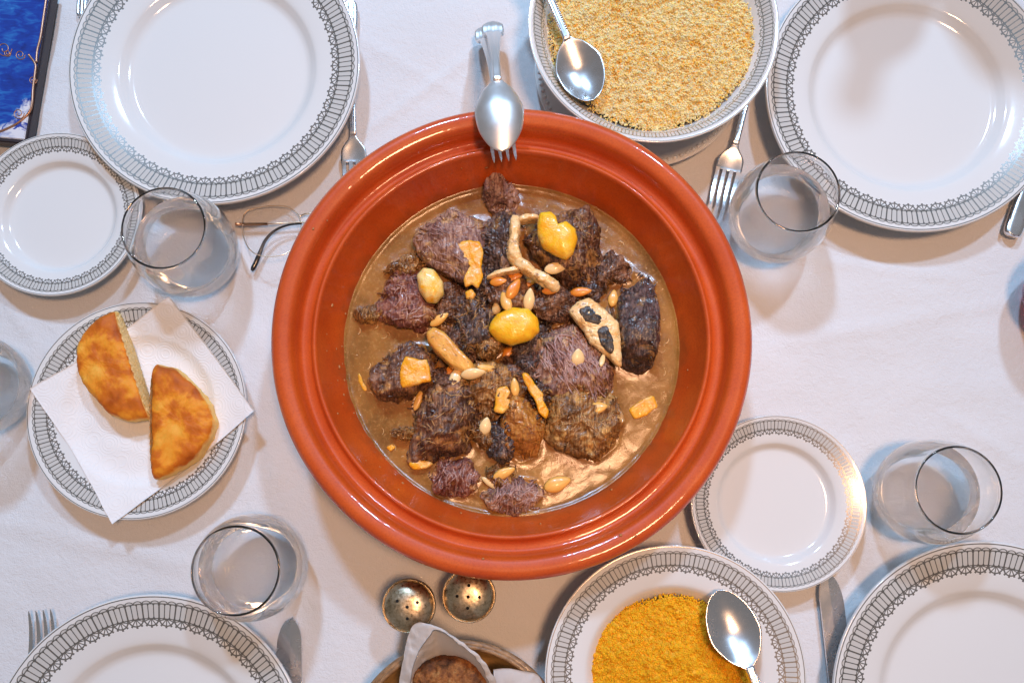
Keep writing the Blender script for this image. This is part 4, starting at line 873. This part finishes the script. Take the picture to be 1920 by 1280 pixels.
def half_bread(label, px, cut, z0, z1, seed):
    """cut: indices of the two outline points that end the straight cut"""
    zref = z0 + .7 * (z1 - z0); W_ = np.array([at(u, v, zref)[:2] for u, v in px]); c0 = W_.mean(0)
    t = tag(empty('bread_half', (c0[0], c0[1], 0)), label, 'bread')
    a, b = W_[cut[0]] - c0, W_[cut[1]] - c0; dirn = (b - a) / np.linalg.norm(b - a); nrm = np.array([dirn[1], -dirn[0]]); nrm *= np.sign(nrm @ a)
    me = pillow_mesh('crust', (W_ - c0), z0, z1, seed, ex=.30, ez=.80, amp=(.0014, .0001, .0002), nt=220, npf=60, fib=.4, smooth=True)
    V = np.empty(len(me.vertices) * 3, np.float32); me.vertices.foreach_get('co', V); V = V.reshape(-1, 3)
    lim = a @ nrm; dd = V[:, :2] @ nrm                              # knife-flat cut side
    over = dd - (lim - .0012); V[:, :2] -= np.where(over > 0, over, 0)[:, None] * nrm; me.vertices.foreach_set('co', V.ravel()); me.update()
    link('crust', me, CRUST, t)
    L = np.linalg.norm(b - a); n1_, n2_ = 50, 14; Vv = []
    for i_ in range(n1_ + 1):
        q = i_ / n1_; hh = (z1 - z0) * .5 * (1 - abs(2 * q - 1) ** 3.5) ** .5 * .86
        for j_ in range(n2_ + 1):
            w = j_ / n2_ * 2 - 1; pz = (z0 + z1) / 2 + w * hh; xy = a + dirn * L * (.02 + .96 * q) + nrm * (-.0009 + .0012 * (1 - w * w) + .0005 * math.sin(i_ * 1.7 + j_ * 2.3)); Vv.append((xy[0], xy[1], pz))
    F = [(i_ * (n2_ + 1) + j_, (i_ + 1) * (n2_ + 1) + j_, (i_ + 1) * (n2_ + 1) + j_ + 1, i_ * (n2_ + 1) + j_ + 1) for i_ in range(n1_) for j_ in range(n2_)]
    link('cut_face', mesh('cut_face', Vv, F), CRUMB, t); return t
half_bread('golden half round loaf with its cut side facing the other half', [(219, 582), (283, 784), (240, 790), (200, 774), (165, 735), (145, 690), (143, 652), (155, 625), (185, 596), (205, 584)], (0, 1), .0105, .0320, 71)
half_bread('golden half round loaf lying closer to the clay dish', [(284, 898), (284, 690), (292, 680), (330, 690), (370, 724), (395, 758), (404, 790), (396, 820), (372, 856), (330, 885), (298, 899)], (0, 1), .0105, .0320, 72)

# ------------------------------------------------------------------ eyeglasses
GOLD = simple('gold_wire', (.92, .70, .48), .3, metal=1.0); BLACKP = simple('black_plastic', (.012, .012, .013), .25, coat=.5)
g0 = at(510, 440, .001); t = tag(empty('eyeglasses', g0), 'gold wire eyeglasses with black ear tip lying half under the clay rim', 'eyeglasses')
def gl(px): return [tuple(at(u, v, z) - g0) for u, v, z in px]
lens = spline(gl([(455, 412, .004), (462, 397, .003), (480, 390, .002), (510, 386, .002), (538, 388, .002), (557, 400, .003), (564, 418, .006), (562, 440, .010), (552, 462, .014), (535, 476, .017), (510, 481, .018), (484, 478, .018), (466, 465, .015), (456, 440, .009)]), 6, True)
link('lens_rim', tube('lens_rim', lens, .00042, 8, True), GOLD, t)
cl = lens.mean(0); k = len(lens); V = np.concatenate([[cl + (0, 0, .0004)], lens + (0, 0, .0004), [cl - (0, 0, .0004)], lens - (0, 0, .0004)]); F = []
for i_ in range(k):
    j_ = (i_ + 1) % k; F += [(0, 1 + i_, 1 + j_), (k + 1, k + 2 + j_, k + 2 + i_), (1 + i_, k + 2 + i_, k + 2 + j_, 1 + j_)]
link('lens', mesh('lens', V, F), LENS, t)
link('bridge', tube('bridge', spline(gl([(563, 405, .003), (574, 401, .004), (590, 402, .004), (604, 408, .003)]), 6), .0007, 8), GOLD, t)
link('hinge', tube('hinge', gl([(442, 420, .0045), (455, 421, .005), (502, 420, .0045)]), [.0016, .0014, .0012], 10), simple('copper_hinge', (.62, .32, .18), .3, metal=1.0), t)
link('temple_arm', tube('temple_arm', gl([(500, 420, .0045), (540, 418, .004), (580, 416, .004), (615, 420, .004)]), .0007, 8), GOLD, t)
tip = spline(gl([(566, 419, .0072), (540, 422, .0070), (516, 432, .0068), (498, 450, .0060), (488, 472, .0040), (480, 492, .0030), (472, 508, .0024)]), 6)
link('ear_tip', tube('ear_tip', tip, np.interp(np.linspace(0, 1, len(tip)), [0, .3, .6, .8, .95, 1], [.0008, .0011, .0015, .0022, .0022, .0010]), 12), BLACKP, t)

# ------------------------------------------------------------------ shakers
m = Mat('tarnished_silver'); co = m.coord(); n1 = m.noise(co, 120, 5, .7); n2 = m.noise(co, 420, 4, .7)
m.set(base=m.ramp(n1 * .6 + n2 * .4, [(.36, (.24, .17, .10)), (.50, (.58, .46, .30)), (.68, (.78, .70, .56))]), metal=1.0, rough=m.ramp(n2, [(.3, .24), (.7, .46)]))
p = m.bump(m.noise(co, 110, 2), .2, .001); m.bump(n2, .08, .0004, p); TARN = m.m
HOLE = simple('dark_hole', (.004, .004, .004), .9)
def shaker(u, v, label, rz, tilt, holes):
    zt = .046; p = at(u, v, zt); t = tag(empty('shaker', (p.x, p.y, 0), rz), label, 'shaker', 'salt and pepper shakers'); R = .0212
    link('shaker_body', lathe('shaker_body', [(0, 0), (.0150, 0), (.0172, .001), (.0160, .006), (.0150, .012), (.0172, .024), (.0196, .034), (.0200, .0370), (0, .0370)], 72, 4), TARN, t)
    cap = link('cap', lathe('cap', [(0, .0475), (.005, .0474), (.010, .0465), (.0145, .0447), (.0180, .0423), (.0198, .0402), (.0203, .0395), (.0207, .0402), (.0212, .0400), (.0214, .0388), (.0211, .0376), (.0200, .0372), (0, .0372)], 96, 4), TARN, t)
    bm = bmesh.new(); bmesh.ops.create_cone(bm, cap_ends=True, segments=16, radius1=.0013, radius2=.0013, depth=.0012); me = bpy.data.meshes.new('hole'); bm.to_mesh(me); bm.free()
    for (hx, hy) in holes:
        r_ = math.hypot(hx, hy); zz = np.interp(r_, [0, .005, .010, .0145], [.0475, .0474, .0465, .0447]); h = link('hole', me, HOLE, cap, (hx, hy, zz - .00046), smooth=False)
        nrm = Vector((hx * 1.0, hy * 1.0, .045)).normalized(); h.rotation_euler = nrm.to_track_quat('Z', 'Y').to_euler()
    return t
hs = [(0, 0), (-.0088, .0), (.0088, 0), (0, .0088), (0, -.0088)]
shaker(764, 1137, 'tarnished silver shaker touching the bread basket paper', .35, 0, [(0, 0), (-.0060, .0070), (.0085, .0006), (-.0030, -.0085), (.0062, .0082)][:4] + [(.002, .0095)][:0])
shaker(878, 1118, 'tarnished silver shaker tucked under the clay rim', -.05, 0, hs)

# ------------------------------------------------------------------ bread basket
m = Mat('varnished_bamboo'); co = m.coord((1, 1, 6)); m.set(base=m.ramp(m.noise(co, 60, 4), [(.3, (.36, .19, .06)), (.7, (.56, .34, .13))]), rough=.4, coat=.3); m.bump(m.noise(co, 200, 3), .3, .001); BAMBOO = m.m
m = Mat('bamboo_rim'); co = m.coord((1, 1, 4)); m.set(base=m.ramp(m.noise(co, 160, 4), [(.3, (.14, .07, .03)), (.7, (.40, .22, .10))]), rough=.45, coat=.2); m.bump(m.noise(co, 300, 3), .5, .0015); RIMM = m.m
p = at(858, 1415, .035); Rb = 208 * (CAM_H - .035) / 1.04 / CAM_F
t = tag(empty('bread_basket', (p.x, p.y, 0)), 'round bamboo bread basket lined with white paper', 'basket')
link('basket_wall', lathe('basket_wall', [(0, .004), (.65 * Rb, .004), (.84 * Rb, .010), (.955 * Rb, .032), (.972 * Rb, .033), (.98 * Rb, .031), (.87 * Rb, .007), (.80 * Rb, .0003), (0, .0003)], 128, 4), BAMBOO, t)
a = np.linspace(0, 2 * math.pi, 160, endpoint=False)
for k_, (rr_, zz_, ra_) in enumerate(((.985, .0335, .0030), (.958, .0352, .0022))):
    link('rim_hoop', tube('rim_hoop', np.stack([Rb * rr_ * np.cos(a), Rb * rr_ * np.sin(a), zz_ + .0006 * np.sin(3 * a)], -1), ra_, 10, True), RIMM, t)
def ruled(name, A_, B_, mat, n_=60, m_=24, sag=.0, tk=.0004, rel=.0008, seed=1):
    A_, B_ = spline(A_, 12), spline(B_, 12); q = np.linspace(0, 1, n_)
    def rs(C): 
        d = np.r_[0, np.cumsum(np.linalg.norm(np.diff(C, axis=0), axis=1))]; return np.stack([np.interp(q * d[-1], d, C[:, k]) for k in range(3)], -1)
    A_, B_ = rs(A_), rs(B_); w = np.linspace(0, 1, m_)[None, :, None]; V = A_[:, None] * (1 - w) + B_[:, None] * w
    V = V + rel * fbm(V * 95, seed, 3)[..., None] * np.array([.5, .5, 1]); V[..., 2] += sag * np.sin(math.pi * w[..., 0])
    du = np.gradient(V, axis=0); dv = np.gradient(V, axis=1); N = np.cross(du, dv); N /= np.linalg.norm(N, axis=-1, keepdims=True)
    org = V.mean((0, 1)); V = V - org; VV = np.concatenate([(V + N * tk / 2).reshape(-1, 3), (V - N * tk / 2).reshape(-1, 3)]); ix = np.arange(n_ * m_).reshape(n_, m_)
    F = np.stack([ix[:-1, :-1], ix[1:, :-1], ix[1:, 1:], ix[:-1, 1:]], -1).reshape(-1, 4); bd = np.concatenate([ix[0, :], ix[1:, -1], ix[-1, -2::-1], ix[-2:0:-1, 0]]); b2 = np.roll(bd, -1)
    return mesh(name, VV, np.concatenate([F, F[:, ::-1] + n_ * m_, np.stack([bd, bd + n_ * m_, b2 + n_ * m_, b2], -1)])), org
m = Mat('soft_tissue').set(base=(.80, .77, .75), rough=.9, spec=.1); tl_ = m.n('BsdfTranslucent'); tl_.inputs[0].default_value = (.80, .74, .68, 1); mx = m.n('MixShader'); mx.inputs[0].default_value = .4
m.bump(m.noise(m.coord(), 260, 4), .4, .001); m.nt.links.new(m.b.outputs[0], mx.inputs[1]); m.nt.links.new(tl_.outputs[0], mx.inputs[2]); m.nt.links.new(mx.outputs[0], m.out.inputs[0]); TISSUE = m.m
outer = [at(746, 1330, .040), at(750, 1270, .052), at(762, 1205, .062), at(777, 1169, .070), at(805, 1170, .074), at(855, 1195, .074), at(905, 1236, .068), at(936, 1290, .056), at(950, 1340, .045)]
crest = [at(775, 1335, .042), at(770, 1275, .057), at(783, 1225, .066), at(806, 1190, .0735), at(818, 1180, .0755), at(856, 1202, .0745), at(896, 1238, .068), at(922, 1290, .055), at(935, 1340, .045)]
low = [at(790, 1345, .030), at(792, 1290, .026), at(800, 1262, .024), at(820, 1252, .024), at(845, 1250, .024), at(865, 1252, .024), at(885, 1265, .024), at(900, 1300, .024), at(910, 1345, .030)]
me, og = ruled('paper_liner', outer, crest, TISSUE, 110, 16, .0005, tk=.0002, rel=.0022)
tl = link('paper_liner', me, TISSUE, loc=og); tag(tl, 'white paper liner peaked over the dark loaf in the basket', 'napkin')
me, og2 = ruled('inner_sheet', crest, low, TISSUE, 110, 24, .0, tk=.0002, rel=.0022, seed=1); link('inner_sheet', me, TISSUE, tl, og2 - og)
ra = [at(926, 1254, .040), at(950, 1252, .043), at(980, 1257, .043), at(1008, 1264, .040), at(1018, 1280, .036)]; rb = [at(925, 1330, .036), at(950, 1330, .036), at(980, 1335, .036), at(1000, 1340, .036), at(1012, 1340, .036)]
me, og2 = ruled('liner_corner', ra, rb, TISSUE, 40, 20, .004, rel=.001, seed=7); link('liner_corner', me, TISSUE, tl, og2 - og)
m = Mat('dark_loaf_crust'); co = m.coord(); n1 = m.noise(co, 70, 4, .6, .4); n2 = m.noise(co, 330, 4, .7)
col = m.ramp(n1 * .7 + n2 * .35, [(.36, (.05, .016, .006)), (.50, (.19, .058, .012)), (.60, (.36, .13, .03)), (.72, (.55, .29, .10))])
m.set(base=col, rough=.55, spec=.4); p = m.bump(n2, .9, .0025); m.bump(m.noise(co, 800, 3), .5, .0008, p); LOAF = m.m
W_ = np.array([at(u, v, .045)[:2] for u, v in [(772, 1295), (776, 1252), (798, 1237), (830, 1232), (868, 1231), (905, 1246), (928, 1290), (935, 1350), (920, 1420), (850, 1440), (780, 1420), (768, 1350)]]); c0 = W_.mean(0)
tag(link('dark_loaf', pillow_mesh('dark_loaf', W_ - c0, .008, .062, 81, ex=.38, ez=.8, amp=(.0026, .001, .0009), nt=200, npf=70), LOAF, loc=(c0[0], c0[1], 0)), 'dark crusty brown bread loaf inside the bamboo basket', 'bread')

# ------------------------------------------------------------------ blue tile
m = Mat('blue_white_glaze'); co = m.coord(); w1 = m.noise(co, 16, 4, .6, 1.2); w2 = m.noise(m.coord((1, 3, 1)), 60, 3, .6, .8)
tc = m.n('TexCoord'); sp = m.n('SeparateXYZ'); m.nt.links.new(tc.outputs['Object'], sp.inputs[0]); xx, yy = X(m.nt, sp.outputs[0]), X(m.nt, sp.outputs[1])
wmask = m.ramp((xx * 5.0) + (yy * -4.5) + w1 * .8, [(.86, 0.), (.93, 1.)])
col = m.ramp(w1 * .6 + w2 * .5, [(.35, (.004, .015, .14)), (.55, (.006, .05, .34)), (.68, (.02, .17, .50)), (.85, (.25, .48, .75))])
m.set(base=m.mix(wmask, col, m.ramp(m.noise(co, 90, 3, .6, .5), [(.40, (.03, .06, .34)), (.47, (.72, .70, .74))])), rough=.15, coat=.6, coat_rough=.06); BLUE = m.m
A_, B_ = np.array(at(93, 0, .012)[:2]), np.array(at(48, 268, .012)[:2]); dn = (B_ - A_) / np.linalg.norm(B_ - A_); lf = np.array([dn[1], -dn[0]]); lf *= np.sign(-lf[0])
quad = [B_, B_ - dn * .15, B_ - dn * .15 + lf * .11, B_ + lf * .11]; cq = np.mean(quad, 0)
t = tag(empty('blue_tile', (cq[0], cq[1], 0)), 'blue and white glazed tile with copper lines in a dark edge', 'tile')
def slab(name, pts, z0, z1, mat, parent, bev=.001):
    bm = bmesh.new(); vs = [bm.verts.new((p_[0] - cq[0], p_[1] - cq[1], z0)) for p_ in pts]; f = bm.faces.new(vs); r_ = bmesh.ops.extrude_face_region(bm, geom=[f])
    for v in r_['geom']:
        if isinstance(v, bmesh.types.BMVert): v.co.z = z1
    bmesh.ops.recalc_face_normals(bm, faces=bm.faces); bmesh.ops.bevel(bm, geom=list(bm.edges), offset=bev, segments=2, affect='EDGES'); me = bpy.data.meshes.new(name); bm.to_mesh(me); bm.free(); return link(name, me, mat, parent, smooth=False)
slab('tile_base', quad, .0002, .0100, simple('dark_tile_edge', (.035, .025, .03), .35), t)
ins = [cq + (np.array(p_) - cq) * .955 for p_ in quad]; slab('glazed_face', ins, .0085, .0112, BLUE, t, .0006)
COPPER = simple('copper_line', (.50, .26, .16), .35, metal=.8)
def line(px, r_=.0008): link('copper_line', tube('copper_line', np.array(spline([tuple(at(u, v, .0113) - Vector((cq[0], cq[1], 0))) for u, v in px], 8)), r_, 8), COPPER, t)
line([(-10, 250), (10, 243), (35, 230), (54, 212), (60, 195), (62, 165), (66, 135), (66, 120), (54, 103)], .0010)
line([(68, 118), (70, 95), (76, 70), (82, 30), (88, -10)], .0010)
for (u, v, r_) in ((35, 213, 11), (8, 92, 15), (38, 103, 10), (62, 150, 8), (14, 100, 7)):
    line([(u + r_ * (1 - k / 16) * math.cos(k * .8), v + r_ * (1 - k / 16) * math.sin(k * .8)) for k in range(13)], .0004)

# unseen bottle, added past the far edge to cast a shadow on the plate
t = tag(empty('shadow_bottle', (.376, .562, .0001)), 'unseen dark green bottle added to shade the plate next to the pale couscous bowl', 'bottle')
link('bottle_body', lathe('bottle_body', [(0, .004), (.02, .002), (.034, 0), (.037, .003), (.0375, .02), (.0375, .17), (.036, .19), (.026, .215), (.0165, .235), (.0148, .25), (.0145, .285), (.0160, .287), (.0160, .294), (.0140, .296), (0, .296)], 64, 4), simple('dark_bottle_glass', (.008, .018, .008), .08, coat=.5), t)
link('foil_capsule', lathe('foil_capsule', [(.0152, .245), (.0154, .25), (.0150, .286), (.0166, .287), (.0166, .296), (.0150, .2975), (0, .2977)], 48, 2), simple('foil', (.25, .02, .02), .4, metal=.5), t)
